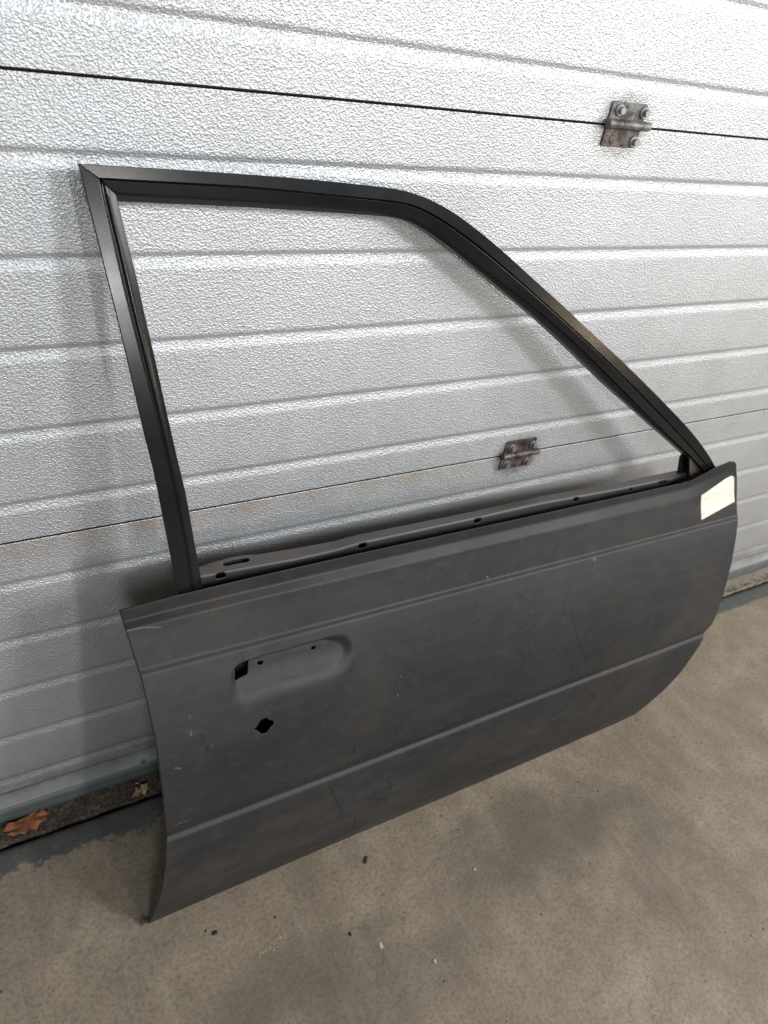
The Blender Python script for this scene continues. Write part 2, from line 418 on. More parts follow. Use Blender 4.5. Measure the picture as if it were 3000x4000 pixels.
# ================================================================== GARAGE DOOR (sectional, behind)
S1 = 1.0494; P = .0954; S2 = S1 - 5.2422 * P; S0 = S1 + 5.2422 * P
gd = thing('sectional_garage_door', 'silver grey sectional garage door of embossed horizontal ribs behind the car door', 'garage door', (0.9, 0, 0))
def section(ztop, zbot, grooves, x0=-1.6, x1=4.2):
    pr = [(.045, ztop - .0006), (.0008, ztop - .0006), (.0004, ztop - .0007), (0, ztop - .0015), (0, ztop-.006)]
    for g in grooves:
        pr += [(0, g + .0085), (0, g + .0054), (.0004, g + .0045), (.0023, g + .0006), (.0025, g - .0004), (.0016, g - .0050), (.0004, g - .0100), (0, g - .0122), (0, g - .015)]
    pr += [(0, zbot + .006), (0, zbot + .0024), (.0010, zbot + .0007), (.003, zbot + .0006), (.045, zbot + .0006)]
    # even out long flats
    q = [pr[0]]
    for a, b in zip(pr[:-1], pr[1:]):
        n = max(1, int(abs(b[1] - a[1]) / .03))
        for i in range(1, n + 1): q.append((a[0] + (b[0] - a[0]) * i / n, a[1] + (b[1] - a[1]) * i / n))
    xs = np.linspace(x0, x1, 60); V = [(x, y, z) for x in xs for (y, z) in q]; n = len(q)
    F = [(j * n + k, j * n + k + 1, (j + 1) * n + k + 1, (j + 1) * n + k) for j in range(len(xs) - 1) for k in range(n - 1)]
    o = mesh_obj('door_panel', V, F, M['sheet'], sharp=25)
    o.data.materials.append(M['dark'])
    for f in o.data.polygons:
        c = f.center
        if c[1] > .00045 and (c[2] > ztop - .0019 or c[2] < zbot + .0019): f.material_index = 1
    o.parent = gd; o.matrix_parent_inverse = Matrix.Translation(-gd.location)
    return o
section(S0, S1, [S1 + .5632 * P + i * P for i in range(4, -1, -1)])
section(S1, S2, [S1 - .679 * P - i * P for i in range(5)])
section(S2, .0718, [S2 - .679 * P - i * P for i in range(5)])
def par(o, p=gd):
    o.parent = p; o.matrix_parent_inverse = Matrix.Translation(-p.matrix_world.translation) if p.matrix_world.translation.length else Matrix.Translation(-p.location); return o
def extr_x(name, prof, mat, x0, x1, n=40):
    xs = np.linspace(x0, x1, n); k = len(prof)
    V = [(x, y, z) for x in xs for (y, z) in prof]
    F = [(j * k + i, j * k + i + 1, (j + 1) * k + i + 1, (j + 1) * k + i) for j in range(n - 1) for i in range(k - 1)]
    return mesh_obj(name, V, F, mat)
par(extr_x('bottom_rail', [(.03, .0706), (.002, .0706), (-.0012, .0700), (-.0015, .0685), (-.0015, .043), (-.0026, .0412), (-.0030, .0395), (-.0024, .0375), (.002, .0355), (.004, .0325), (.03, .0325)], M['alu'], -1.6, 4.2))
par(extr_x('bottom_seal', [(.03, .034), (.004, .034), (.0005, .032), (-.003, .027), (-.004, .0235), (-.002, .0215), (.004, .0205), (.005, .018), (-.001, .0155), (-.0035, .011), (-.003, .004), (.001, -.002), (.03, -.003)], M['rubber'], -1.6, 4.2))
# backing so that the seams are dark
bm = bmesh.new(); box(bm, (1.3, .06, .78), (5.8, .02, 1.6)); par(bm_obj('core', bm, M['dark']))
# a screw head on the bottom rail
for (x, z) in ((.1795, .0445),):
    bm = bmesh.new(); cyl(bm, (x, -.0035, z), .0045, .0035, .004, seg=16); par(bm_obj('rail_screw', bm, M['boltold']))

def hinge(lt, lb, barrel, bolts, mt, mb, mk, boltm):
    hroot = bpy.data.objects.new('hinge', None); scene.collection.objects.link(hroot)
    hroot.empty_display_size = .02; par(hroot)
    up = rounded_plate('hinge_leaf', lt[0], lt[1], lt[2] - .008, lt[3], -.0028, 0, .003, mt, hroot, (1, 1, 0, 0))
    lo = rounded_plate('hinge_leaf', lb[0], lb[1], lb[2], lb[3] + .003, -.0028, 0, .003, mb, hroot, (0, 0, 1, 1))
    xb0, xb1, zb = barrel; bm = bmesh.new(); Lb = xb1 - xb0
    for a, b, r in ((0, .20, .0056), (.205, .33, .0052), (.335, .80, .0056), (.808, 1.0, .0056)):
        g = cyl(bm, (xb0 + Lb * (a + b) / 2, -.0062, zb), r, r, Lb * (b - a), 'X', 20)
    cyl(bm, ((xb0 + xb1) / 2, -.0062, zb), .0042, .0042, Lb * .98, 'X', 12)
    bm_obj('barrel', bm, mk, hroot, bevel=.0006)
    # raised lug where the leaf wraps the pin
    for (x, z, kind) in bolts:
        if kind == 'hex':
            bm = bmesh.new(); cyl(bm, (x, -.0042, z), .0072, .0068, .0022, seg=24)
            cyl(bm, (x, -.0082, z), .0049, .0047, .0056, seg=6, rz=random.random())
            bm_obj('bolt', bm, boltm, hroot, bevel=.0004, sharp=25)
        else:
            bm = bmesh.new(); cyl(bm, (x, -.0034, z), .0055, .0045, .0016, seg=20)
            bm_obj('rivet', bm, M['rusty'], hroot, bevel=.0003)
    return hroot
hinge((.7815, .8435, 1.0605, 1.0775), (.7820, .8430, 1.0258, 1.0470), (.7785, .8525, 1.0530), [(.7950, 1.0685, 'hex'), (.8388, 1.0681, 'hex'), (.8365, 1.0336, 'hex'), (.7975, 1.0343, 'flat')], M['steel'], M['rusty'], M['knuckle'], M['bolt'])
hinge((.7765, .8400, .5595, .5785), (.7755, .8400, .5235, .5470), (.7715, .8470, .5525), [(.7890, .5660, 'hex'), (.8334, .5664, 'hex'), (.7863, .5340, 'hex'), (.8307, .5330, 'hex')], M['rusty'], M['rusty'], M['rusty'], M['boltold'])

# ================================================================== CAR DOOR
door = thing('car_door', 'bare dark grey primed car door shell with black window frame leaning on the garage door', 'car door', (0.65, -0.24, 0))
def pd(o): o.parent = door; o.matrix_parent_inverse = Matrix.Translation(-door.location); return o
ROWS = np.array([[0.136,0.5332,0.52703,0.1294,1.22435],[0.1361,0.53201,0.52625,0.12959,1.22488],[0.1362,0.53081,0.52546,0.12978,1.22541],[0.13631,0.52962,0.52467,0.12997,1.22594],[0.13641,0.52842,0.52389,0.13016,1.22647],[0.13651,0.52722,0.5231,0.13035,1.227],[0.13661,0.52603,0.52232,0.13054,1.22753],[0.13671,0.52483,0.52153,0.13074,1.22806],[0.13682,0.52364,0.52075,0.13093,1.22858],[0.13692,0.52244,0.51996,0.13112,1.22911],[0.13702,0.52125,0.51917,0.13131,1.22964],[0.13712,0.52005,0.51839,0.1315,1.23017],[0.13722,0.51886,0.5176,0.13169,1.23069],[0.13733,0.51766,0.51682,0.13186,1.23123],[0.13762,0.5165,0.51575,0.13201,1.23179],[0.13837,0.51556,0.51409,0.13213,1.23234],[0.13944,0.51503,0.51213,0.1322,1.2328],[0.14059,0.51468,0.51014,0.13224,1.23305],[0.14173,0.51432,0.50816,0.13226,1.23313],[0.14288,0.51397,0.50617,0.13228,1.23316],[0.14403,0.51362,0.50419,0.13229,1.23319],[0.14517,0.51327,0.50221,0.13231,1.23322],[0.14632,0.51291,0.50022,0.13235,1.23325],[0.14745,0.51251,0.49826,0.13241,1.2333],[0.1483,0.51169,0.49665,0.1325,1.23341],[0.14883,0.51062,0.4955,0.13263,1.23356],[0.14933,0.50953,0.49439,0.13279,1.23373],[0.14984,0.50844,0.49327,0.13295,1.23389],[0.15034,0.50735,0.49216,0.13311,1.23406],[0.15085,0.50626,0.49105,0.13328,1.23422],[0.15135,0.50517,0.48994,0.13344,1.23439],[0.15186,0.50409,0.48882,0.13361,1.23455],[0.15236,0.503,0.48771,0.13377,1.23472],[0.15287,0.50191,0.4866,0.13394,1.23488],[0.15337,0.50082,0.48549,0.1341,1.23505],[0.15388,0.49973,0.48437,0.13427,1.23522],[0.15438,0.49864,0.48326,0.13443,1.23538],[0.15489,0.49755,0.48215,0.13459,1.23555],[0.15539,0.49647,0.48104,0.13476,1.23571],[0.1559,0.49538,0.47993,0.13492,1.23588],[0.1564,0.49429,0.47881,0.13509,1.23604],[0.15691,0.4932,0.4777,0.13525,1.23621],[0.15741,0.49211,0.47659,0.13542,1.23637],[0.15792,0.49102,0.47548,0.13558,1.23654],[0.15842,0.48993,0.47436,0.13575,1.23671],[0.15893,0.48885,0.47325,0.13591,1.23687],[0.15943,0.48776,0.47214,0.13608,1.23704],[0.15994,0.48667,0.47103,0.13624,1.2372],[0.16044,0.48558,0.46991,0.13641,1.23737],[0.16095,0.48449,0.4688,0.13657,1.23753],[0.16145,0.4834,0.46769,0.13674,1.2377],[0.16196,0.48231,0.46658,0.1369,1.23786],[0.16246,0.48123,0.46546,0.13707,1.23803],[0.16297,0.48014,0.46435,0.13724,1.2382],[0.16347,0.47905,0.46324,0.13742,1.23836],[0.16398,0.47796,0.46213,0.1376,1.23853],[0.16448,0.47687,0.46101,0.13779,1.23869],[0.16499,0.47578,0.4599,0.13798,1.23886],[0.16549,0.47469,0.45879,0.13818,1.23902],[0.166,0.47361,0.45768,0.13837,1.23919],[0.1665,0.47252,0.45656,0.13856,1.23935],[0.16701,0.47143,0.45545,0.13875,1.23952],[0.16751,0.47034,0.45434,0.13894,1.23969],[0.16802,0.46925,0.45323,0.13913,1.23991],[0.16852,0.46816,0.45211,0.13932,1.24027],[0.16903,0.46707,0.451,0.13951,1.24073],[0.16953,0.46599,0.44989,0.13969,1.24115],[0.17018,0.46499,0.44889,0.13984,1.24129],[0.17114,0.46427,0.44824,0.13998,1.24103],[0.17216,0.46364,0.44768,0.14009,1.24054],[0.17318,0.46301,0.44713,0.1402,1.24],[0.1742,0.46238,0.44658,0.1403,1.23945],[0.17523,0.46175,0.44602,0.14041,1.23881],[0.17616,0.46101,0.44535,0.14052,1.23817],[0.17683,0.46002,0.44442,0.14064,1.23775],[0.17741,0.45897,0.44343,0.14078,1.23747],[0.17912,0.45591,0.44055,0.14095,1.23705],[0.18082,0.45286,0.43766,0.14114,1.23656],[0.18252,0.4498,0.43478,0.14135,1.23598],[0.18422,0.44674,0.43189,0.14156,1.23525],[0.18593,0.44368,0.42901,0.14177,1.23444],[0.18763,0.44062,0.42612,0.14198,1.23366],[0.18925,0.43752,0.42319,0.1422,1.23297],[0.19084,0.4344,0.42025,0.14241,1.23232],[0.19244,0.43129,0.41731,0.14263,1.23169],[0.19404,0.42818,0.41438,0.14285,1.23104],[0.19564,0.42506,0.41144,0.14307,1.23031],[0.19723,0.42195,0.4085,0.14329,1.22947],[0.19882,0.41883,0.40556,0.14351,1.22863],[0.20031,0.41566,0.40257,0.14374,1.22787],[0.2018,0.41249,0.39958,0.14397,1.22716],[0.20329,0.40933,0.39659,0.14421,1.22645],[0.20477,0.40616,0.3936,0.14444,1.22575],[0.20626,0.40299,0.39061,0.14468,1.22504],[0.20775,0.39982,0.38762,0.14491,1.22435],[0.20918,0.39663,0.38461,0.14516,1.22373],[0.21055,0.39341,0.38157,0.14539,1.22319],[0.21193,0.39019,0.37853,0.1456,1.22267],[0.2133,0.38697,0.37549,0.14575,1.22208],[0.21467,0.38375,0.37245,0.14583,1.22128],[0.21604,0.38053,0.36941,0.14585,1.22035],[0.21741,0.37731,0.36638,0.14585,1.21944],[0.21867,0.37404,0.3633,0.14584,1.21863],[0.21992,0.37077,0.36021,0.14584,1.21788],[0.22117,0.3675,0.35712,0.14584,1.21714],[0.22242,0.36423,0.35404,0.14584,1.21639],[0.22367,0.36096,0.35095,0.14585,1.21565],[0.22492,0.3577,0.34787,0.14586,1.21493],[0.22611,0.3544,0.34476,0.14587,1.21429],[0.22723,0.35109,0.34164,0.14589,1.21373],[0.22835,0.34777,0.33851,0.14591,1.21321],[0.22947,0.34446,0.33538,0.14594,1.21269],[0.23059,0.34114,0.33225,0.14597,1.21216],[0.23171,0.33783,0.32912,0.146,1.21157],[0.23282,0.33451,0.32599,0.14603,1.21095],[0.23381,0.33115,0.32282,0.14608,1.21039],[0.2348,0.32779,0.31965,0.14613,1.20988],[0.23579,0.32444,0.31648,0.14618,1.20937],[0.23678,0.32108,0.31332,0.14623,1.20887],[0.23777,0.31772,0.31015,0.14628,1.20834],[0.23876,0.31436,0.30698,0.14633,1.20778],[0.23963,0.31097,0.30378,0.14636,1.20719],[0.24048,0.30758,0.30058,0.14637,1.20661],[0.24133,0.30419,0.29738,0.14637,1.20604],[0.24218,0.30079,0.29417,0.14635,1.20547],[0.24304,0.2974,0.29097,0.14633,1.2049],[0.24389,0.294,0.28777,0.14631,1.20438],[0.24465,0.29059,0.28454,0.1463,1.20395],[0.24536,0.28716,0.28131,0.1463,1.20362],[0.24607,0.28373,0.27807,0.1463,1.20331],[0.24678,0.2803,0.27484,0.14631,1.20293],[0.24749,0.27688,0.27161,0.14632,1.20231],[0.2482,0.27345,0.26837,0.14633,1.20149],[0.24884,0.27001,0.26513,0.14634,1.20069],[0.2494,0.26655,0.26187,0.14636,1.2001],[0.24964,0.26507,0.26047,0.14638,1.19973],[0.24989,0.26359,0.25907,0.1464,1.19945],[0.25013,0.26211,0.25768,0.14642,1.19917],[0.25037,0.26063,0.25628,0.14643,1.1989],[0.25061,0.25915,0.25488,0.14645,1.19862],[0.25085,0.25767,0.25349,0.14646,1.19831],[0.2511,0.25619,0.25209,0.14648,1.1976],[0.25134,0.25471,0.25069,0.1465,1.19615],[0.25156,0.25323,0.24931,0.14653,1.19444],[0.25172,0.25174,0.24796,0.14657,1.19301],[0.25173,0.25024,0.24672,0.14662,1.19205],[0.25164,0.24874,0.24555,0.14669,1.19154],[0.25146,0.24725,0.24446,0.14677,1.19137],[0.25122,0.24577,0.24341,0.14686,1.1914],[0.25099,0.24429,0.24237,0.14696,1.19148],[0.25075,0.24281,0.24132,0.14705,1.19156],[0.25052,0.24133,0.24027,0.14715,1.19164],[0.25028,0.23985,0.23922,0.14724,1.19172],[0.25004,0.23837,0.23818,0.14734,1.19181],[0.24981,0.23688,0.23713,0.14743,1.19189],[0.24957,0.2354,0.23608,0.14753,1.19203],[0.24934,0.23392,0.23503,0.14763,1.19229],[0.2491,0.23244,0.23399,0.14772,1.1926],[0.24886,0.23096,0.23294,0.14782,1.19292],[0.24863,0.22948,0.23189,0.14791,1.19325],[0.24839,0.228,0.23085,0.14797,1.19357],[0.24816,0.22652,0.2298,0.14798,1.1935],[0.24847,0.22511,0.22872,0.14787,1.19255],[0.24954,0.22406,0.22778,0.14766,1.1912],[0.25063,0.22303,0.22685,0.14736,1.19014],[0.25172,0.222,0.22592,0.14703,1.18929],[0.2528,0.22096,0.225,0.14671,1.18831],[0.25383,0.21987,0.224,0.14644,1.18725],[0.25434,0.21847,0.22262,0.14623,1.18657],[0.25453,0.21698,0.2211,0.14607,1.18639],[0.25472,0.2155,0.21958,0.14596,1.18637],[0.2549,0.21401,0.21807,0.14586,1.18635],[0.25509,0.21252,0.21655,0.14576,1.18633],[0.25527,0.21103,0.21503,0.14566,1.18631],[0.25546,0.20954,0.21352,0.14556,1.18629],[0.25564,0.20805,0.212,0.14546,1.18627],[0.25583,0.20657,0.21048,0.14536,1.18625],[0.25601,0.20508,0.20897,0.14526,1.18622],[0.2562,0.20359,0.20745,0.14516,1.186],[0.25638,0.2021,0.20593,0.14506,1.18549],[0.25657,0.20061,0.20441,0.14494,1.18485],[0.25675,0.19912,0.2029,0.1448,1.18399],[0.25718,0.19565,0.19936,0.14462,1.18269],[0.25762,0.19218,0.19582,0.14441,1.18119],[0.25803,0.1887,0.19228,0.14419,1.1798],[0.25831,0.18521,0.18872,0.14396,1.17859],[0.25859,0.18172,0.18517,0.14368,1.17744],[0.25887,0.17823,0.18161,0.14335,1.17623],[0.25915,0.17475,0.17806,0.14298,1.17495],[0.25943,0.17126,0.1745,0.14258,1.17362],[0.25971,0.16777,0.17094,0.14218,1.1723],[0.25999,0.16428,0.16739,0.14178,1.17098],[0.26027,0.16079,0.16383,0.14138,1.16966],[0.26055,0.1573,0.16028,0.14099,1.16835],[0.26081,0.15381,0.15672,0.14063,1.1672],[0.26087,0.15031,0.15316,0.14028,1.16631],[0.26093,0.14681,0.14959,0.13996,1.16555],[0.26099,0.14331,0.14602,0.13965,1.16479],[0.26106,0.13981,0.14246,0.13933,1.16395],[0.26112,0.13631,0.13889,0.13899,1.1627],[0.26118,0.13282,0.13532,0.13861,1.16086],[0.26124,0.12932,0.13176,0.13814,1.15876],[0.26131,0.12582,0.12819,0.1376,1.15666],[0.26137,0.12232,0.12462,0.13701,1.15456],[0.26143,0.11882,0.12106,0.1364,1.15245],[0.26149,0.11532,0.11749,0.13582,1.15051],[0.26137,0.11182,0.11393,0.13527,1.1489],[0.26122,0.10832,0.11036,0.13476,1.14748],[0.26107,0.10483,0.1068,0.13425,1.14608],[0.26092,0.10133,0.10324,0.13375,1.14469],[0.26077,0.09783,0.09967,0.13325,1.14299],[0.26061,0.09434,0.09611,0.13272,1.14065],[0.26046,0.09084,0.09255,0.13213,1.13797],[0.26031,0.08734,0.08898,0.13145,1.13527],[0.26016,0.08385,0.08542,0.13072,1.13257],[0.26001,0.08035,0.08186,0.12999,1.13016],[0.25959,0.07688,0.07832,0.1293,1.12836],[0.25913,0.07341,0.07478,0.12866,1.12691],[0.25868,0.06994,0.07124,0.12806,1.12549],[0.25822,0.06647,0.06771,0.12747,1.12407],[0.25777,0.063,0.06417,0.12688,1.12266],[0.25731,0.05953,0.06063,0.12629,1.12103],[0.25686,0.05606,0.0571,0.12571,1.11896],[0.25641,0.05258,0.05356,0.12518,1.11668],[0.25591,0.04912,0.05003,0.12472,1.11493],[0.25507,0.04573,0.04657,0.12436,1.11413],[0.25422,0.04233,0.04311,0.12407,1.11378],[0.25338,0.03893,0.03965,0.12382,1.11343],[0.25253,0.03554,0.03619,0.12357,1.11308],[0.25169,0.03214,0.03272,0.12333,1.11273],[0.25085,0.02874,0.02926,0.12308,1.11239],[0.25,0.02534,0.0258,0.12286,1.11219],[0.24904,0.02198,0.02237,0.12266,1.11255],[0.2479,0.01867,0.019,0.12252,1.11175],[0.24677,0.01536,0.01563,0.12242,1.10685],[0.24563,0.01205,0.01225,0.12234,1.09859],[0.24449,0.00874,0.00888,0.12227,1.08953],[0.24335,0.00543,0.00551,0.1222,1.08049],[0.24221,0.00212,0.00214,0.12215,1.0733],[0.242,0.0015,0.0015,0.12211,1.06977]])   # y outward, z at x=.13, z at x=1.20, left x, right x
TL = np.array([0.0,0.0012,0.0024,0.0036,0.0048,0.006,0.0072,0.0084,0.0096,0.0108,0.012,0.0132,0.0144,0.0156,0.0168,0.018,0.0192,0.0204,0.0216,0.0228,0.024,0.0252,0.0264,0.0276,0.0288,0.03,0.0312,0.0324,0.0336,0.0348,0.036,0.0372,0.0384,0.0396,0.0408,0.042,0.0432,0.0444,0.0456,0.0468,0.048,0.0492,0.0504,0.0516,0.0528,0.054,0.0552,0.0564,0.0576,0.0588,0.06,0.0612,0.0624,0.0636,0.0648,0.066,0.0672,0.0684,0.0696,0.0708,0.072,0.0732,0.0744,0.0756,0.0768,0.078,0.0792,0.0804,0.0816,0.0828,0.084,0.0852,0.0864,0.0876,0.0888,0.09,0.0935,0.097,0.1005,0.104,0.1075,0.111,0.1145,0.118,0.1215,0.125,0.1285,0.132,0.1355,0.139,0.1425,0.146,0.1495,0.153,0.1565,0.16,0.1635,0.167,0.1705,0.174,0.1775,0.181,0.1845,0.188,0.1915,0.195,0.1985,0.202,0.2055,0.209,0.2125,0.216,0.2195,0.223,0.2265,0.23,0.2335,0.237,0.2405,0.244,0.2475,0.251,0.2545,0.258,0.2615,0.265,0.2685,0.272,0.2755,0.279,0.2825,0.286,0.2895,0.293,0.2965,0.298,0.2995,0.301,0.3025,0.304,0.3055,0.307,0.3085,0.31,0.3115,0.313,0.3145,0.316,0.3175,0.319,0.3205,0.322,0.3235,0.325,0.3265,0.328,0.3295,0.331,0.3325,0.334,0.3355,0.337,0.3385,0.34,0.3415,0.343,0.3445,0.346,0.3475,0.349,0.3505,0.352,0.3535,0.355,0.3565,0.358,0.3595,0.361,0.3625,0.364,0.3655,0.367,0.3705,0.374,0.3775,0.381,0.3845,0.388,0.3915,0.395,0.3985,0.402,0.4055,0.409,0.4125,0.416,0.4195,0.423,0.4265,0.43,0.4335,0.437,0.4405,0.444,0.4475,0.451,0.4545,0.458,0.4615,0.465,0.4685,0.472,0.4755,0.479,0.4825,0.486,0.4895,0.493,0.4965,0.5,0.5035,0.507,0.5105,0.514,0.5175,0.521,0.5245,0.528,0.5315,0.535,0.5385,0.542,0.5455,0.549,0.5525,0.556,0.5595,0.563,0.5665,0.56716])
RISE = np.array([[0.1294,0.0],[0.1958,0.0045],[0.2939,0.0059],[0.4382,0.0062],[0.7501,0.0038],[0.9141,0.003],[1.0363,0.0025],[1.097,0.0025],[1.126,0.0115],[1.156,0.0227],[1.19,0.029],[1.203,0.0265],[1.212,0.021],[1.2243,0.004]])
ry, rzl, rzr, rxl, rxr = ROWS.T
dy = np.gradient(ry, TL); dz = np.gradient((rzl + rzr) / 2, TL)
ln = np.hypot(dy, dz); ny = -dz / ln; nzv = dy / ln     # outward normal in (y outward, z)
for _ in range(2):
    ny = np.r_[ny[0], (ny[:-2] + 2 * ny[1:-1] + ny[2:]) / 4, ny[-1]]; nzv = np.r_[nzv[0], (nzv[:-2] + 2 * nzv[1:-1] + nzv[2:]) / 4, nzv[-1]]
POCKET = round_poly([[0.25571,0.10508],[0.27094,0.10311],[0.31108,0.10214],[0.35682,0.10152],[0.3962,0.10198],[0.40702,0.10477],[0.41457,0.11273],[0.41781,0.12306],[0.41626,0.13624],[0.41038,0.15116],[0.39896,0.16171],[0.38463,0.16648],[0.37069,0.16777],[0.33689,0.16688],[0.29781,0.16532],[0.27597,0.16833],[0.26347,0.1685],[0.25168,0.16302],[0.24352,0.15386],[0.24191,0.13923],[0.24744,0.11574]], 2)
def pocket_depth(U, V):
    d = np.zeros(U.shape); k = (U > .22) & (U < .44) & (V > .08) & (V < .19)
    if not k.any(): return d
    u = U[k]; v = V[k]; ins = inpoly(u, v, POCKET); dist, _, _ = polydist(u, v, POCKET)
    ww = .0025 + .020 * smoothstep(.110, .150, v) ; ww = np.maximum(ww, .004 + .012 * smoothstep(.375, .405, u))
    ww = np.where(u < .27, np.maximum(ww, .0025 + .016 * smoothstep(.285, .25, u) * smoothstep(.11, .14, v)), ww)
    t = np.clip(np.where(ins, dist, -dist) / ww + .12, 0, 1); t = t * t * (3 - 2 * t)
    full = .0080 - .0066 * smoothstep(.116, .167, v)
    d[k] = t * full; return d
def surf(U, V, off=0.0):
    y = np.interp(V, TL, ry); zl = np.interp(V, TL, rzl); zr = np.interp(V, TL, rzr)
    a = np.interp(V, TL, ny); b = np.interp(V, TL, nzv)
    z = zl + (zr - zl) * (U - .13) / 1.07 + np.interp(U, RISE[:, 0], RISE[:, 1]) * (1 - smoothstep(0, .045, V))
    d = off - pocket_depth(U, V)
    # slight pressed-in unevenness of the thin skin
    d = d + .0006 * np.sin(U * 9 + 1) * np.sin(V * 14) * smoothstep(.1, .15, V)
    return np.stack([U, -(y + a * d), z + b * d], -1)
SC_D = [np.array(p) for p in [[[0.81574,0.17295],[0.82423,0.19903],[0.83386,0.22439]],[[0.81615,0.17574],[0.83143,0.2203],[0.84277,0.24311]],[[0.84277,0.24311],[0.85949,0.26611],[0.86408,0.293]],[[0.75154,0.138],[0.74474,0.1456],[0.73665,0.15211]],[[0.70382,0.11584],[0.71076,0.12176],[0.72122,0.12783]],[[0.71959,0.11773],[0.7108,0.12105],[0.70417,0.12486]],[[0.71024,0.11555],[0.71343,0.12814]],[[0.66359,0.13636],[0.67422,0.13188],[0.68901,0.13015]],[[0.70843,0.06761],[0.70922,0.07399]],[[0.56868,0.0437],[0.5692,0.04932]],[[0.56929,0.04707],[0.58042,0.05169]],[[0.49827,0.05104],[0.51503,0.04931]],[[0.51181,0.04289],[0.512,0.05247]],[[0.74729,0.05739],[0.75961,0.05982]],[[0.73335,0.06227],[0.74948,0.06201]],[[0.73377,0.10129],[0.72212,0.11114]],[[0.55686,0.03318],[0.57939,0.0297]],[[0.61015,0.02791],[0.62552,0.02908]],[[0.72603,0.02753],[0.74306,0.02838]],[[0.50478,0.02942],[0.52606,0.03004]],[[0.8038,0.13931],[0.8046,0.15468]],[[0.38098,0.35673],[0.39822,0.40205],[0.41065,0.43872]],[[1.01631,0.37318],[1.05469,0.42422]],[[0.22945,0.02431],[0.23173,0.02836]],[[0.79723,0.14931],[0.80287,0.16522],[0.8045,0.18107]],[[0.93729,0.0933],[0.95675,0.10095],[0.97544,0.11074]],[[0.92644,0.10147],[0.93587,0.10532],[0.94524,0.10949]],[[0.78265,0.06063],[0.79066,0.05853],[0.79997,0.05952]],[[0.86345,0.09411],[0.86537,0.10042],[0.86639,0.10673]],[[0.60722,0.02594],[0.60674,0.03103],[0.60902,0.03718]],[[0.97002,0.21001],[0.99075,0.21026],[1.01216,0.21129]],[[0.82402,0.09128],[0.821,0.1025],[0.81171,0.1103]],[[0.92204,0.12355],[0.93077,0.12491],[0.93882,0.12381]],[[0.58318,0.05151],[0.58679,0.05483],[0.58983,0.05857]],[[0.68554,0.07401],[0.68664,0.08315],[0.68864,0.09209]],[[0.7371,0.13041],[0.74697,0.12008],[0.74911,0.10586]],[[0.85478,0.17643],[0.86149,0.16538],[0.86621,0.15324]],[[0.78461,0.06056],[0.78851,0.05588],[0.79512,0.05361]],[[0.62543,0.10966],[0.62275,0.12264],[0.62257,0.13639]],[[0.68776,0.09849],[0.68963,0.104],[0.68994,0.10949]],[[0.70865,0.27149],[0.71691,0.25476],[0.71617,0.2332]],[[0.41521,0.14815],[0.4138,0.15702],[0.40878,0.1638]],[[0.53443,0.14864],[0.54263,0.1492],[0.54959,0.14646]],[[0.3163,0.12782],[0.31359,0.13338],[0.31377,0.14012]],[[0.85634,0.27316],[0.8699,0.27836],[0.8838,0.28479]],[[0.72406,0.22041],[0.73229,0.22366],[0.73988,0.22967]],[[0.2642,0.09414],[0.2644,0.10012],[0.26328,0.10583]],[[0.8274,0.27832],[0.83282,0.28897],[0.83933,0.30017]],[[0.31486,0.14318],[0.32445,0.14318],[0.33384,0.14816]],[[0.75677,0.30686],[0.77812,0.32282],[0.79783,0.34273]],[[0.49527,0.13563],[0.5028,0.13804],[0.51045,0.13959]],[[0.88099,0.36034],[0.90072,0.37998],[0.9233,0.39943]],[[0.20174,0.18515],[0.20442,0.19883],[0.20876,0.21274]],[[0.47583,0.42495],[0.48834,0.44928],[0.49957,0.47837]],[[0.29102,0.30384],[0.30006,0.30415],[0.30976,0.3081]],[[0.41807,0.2713],[0.41674,0.28511],[0.41457,0.29874]],[[0.17337,0.22097],[0.18249,0.21975],[0.19158,0.21806]],[[0.48495,0.394],[0.49014,0.40929],[0.49466,0.42594]],[[0.45446,0.4282],[0.47185,0.43593],[0.49108,0.45386]],[[0.4382,0.46456],[0.43966,0.48558],[0.44282,0.51212]],[[0.69473,0.22469],[0.69385,0.24107],[0.68978,0.25604]],[[0.88748,0.27806],[0.9074,0.26853],[0.92977,0.26149]],[[0.86158,0.24488],[0.88659,0.26921],[0.91182,0.29769]],[[0.87734,0.21942],[0.89168,0.21258],[0.90823,0.20828]],[[0.7107,0.21891],[0.71818,0.22706],[0.72617,0.23543]],[[0.71101,0.1755],[0.72144,0.16923],[0.72805,0.15955]]]]
SC_L = [np.array(p) for p in [[[0.49116,0.19072],[0.4886,0.20708],[0.48595,0.22303]],[[0.13322,0.02889],[0.14993,0.02915],[0.17073,0.03353]],[[0.19018,0.15277],[0.18956,0.17305],[0.18927,0.18073]],[[0.21272,0.20272],[0.21134,0.20775]],[[0.73683,0.53974],[0.76357,0.56716]],[[0.65348,0.0749],[0.65342,0.07795]],[[0.86701,0.08873],[0.86718,0.09327]],[[0.87227,0.08981],[0.87245,0.09436]],[[0.16417,0.21918],[0.17188,0.22269]],[[0.15619,0.31594],[0.16533,0.31153],[0.17603,0.31464]]]]
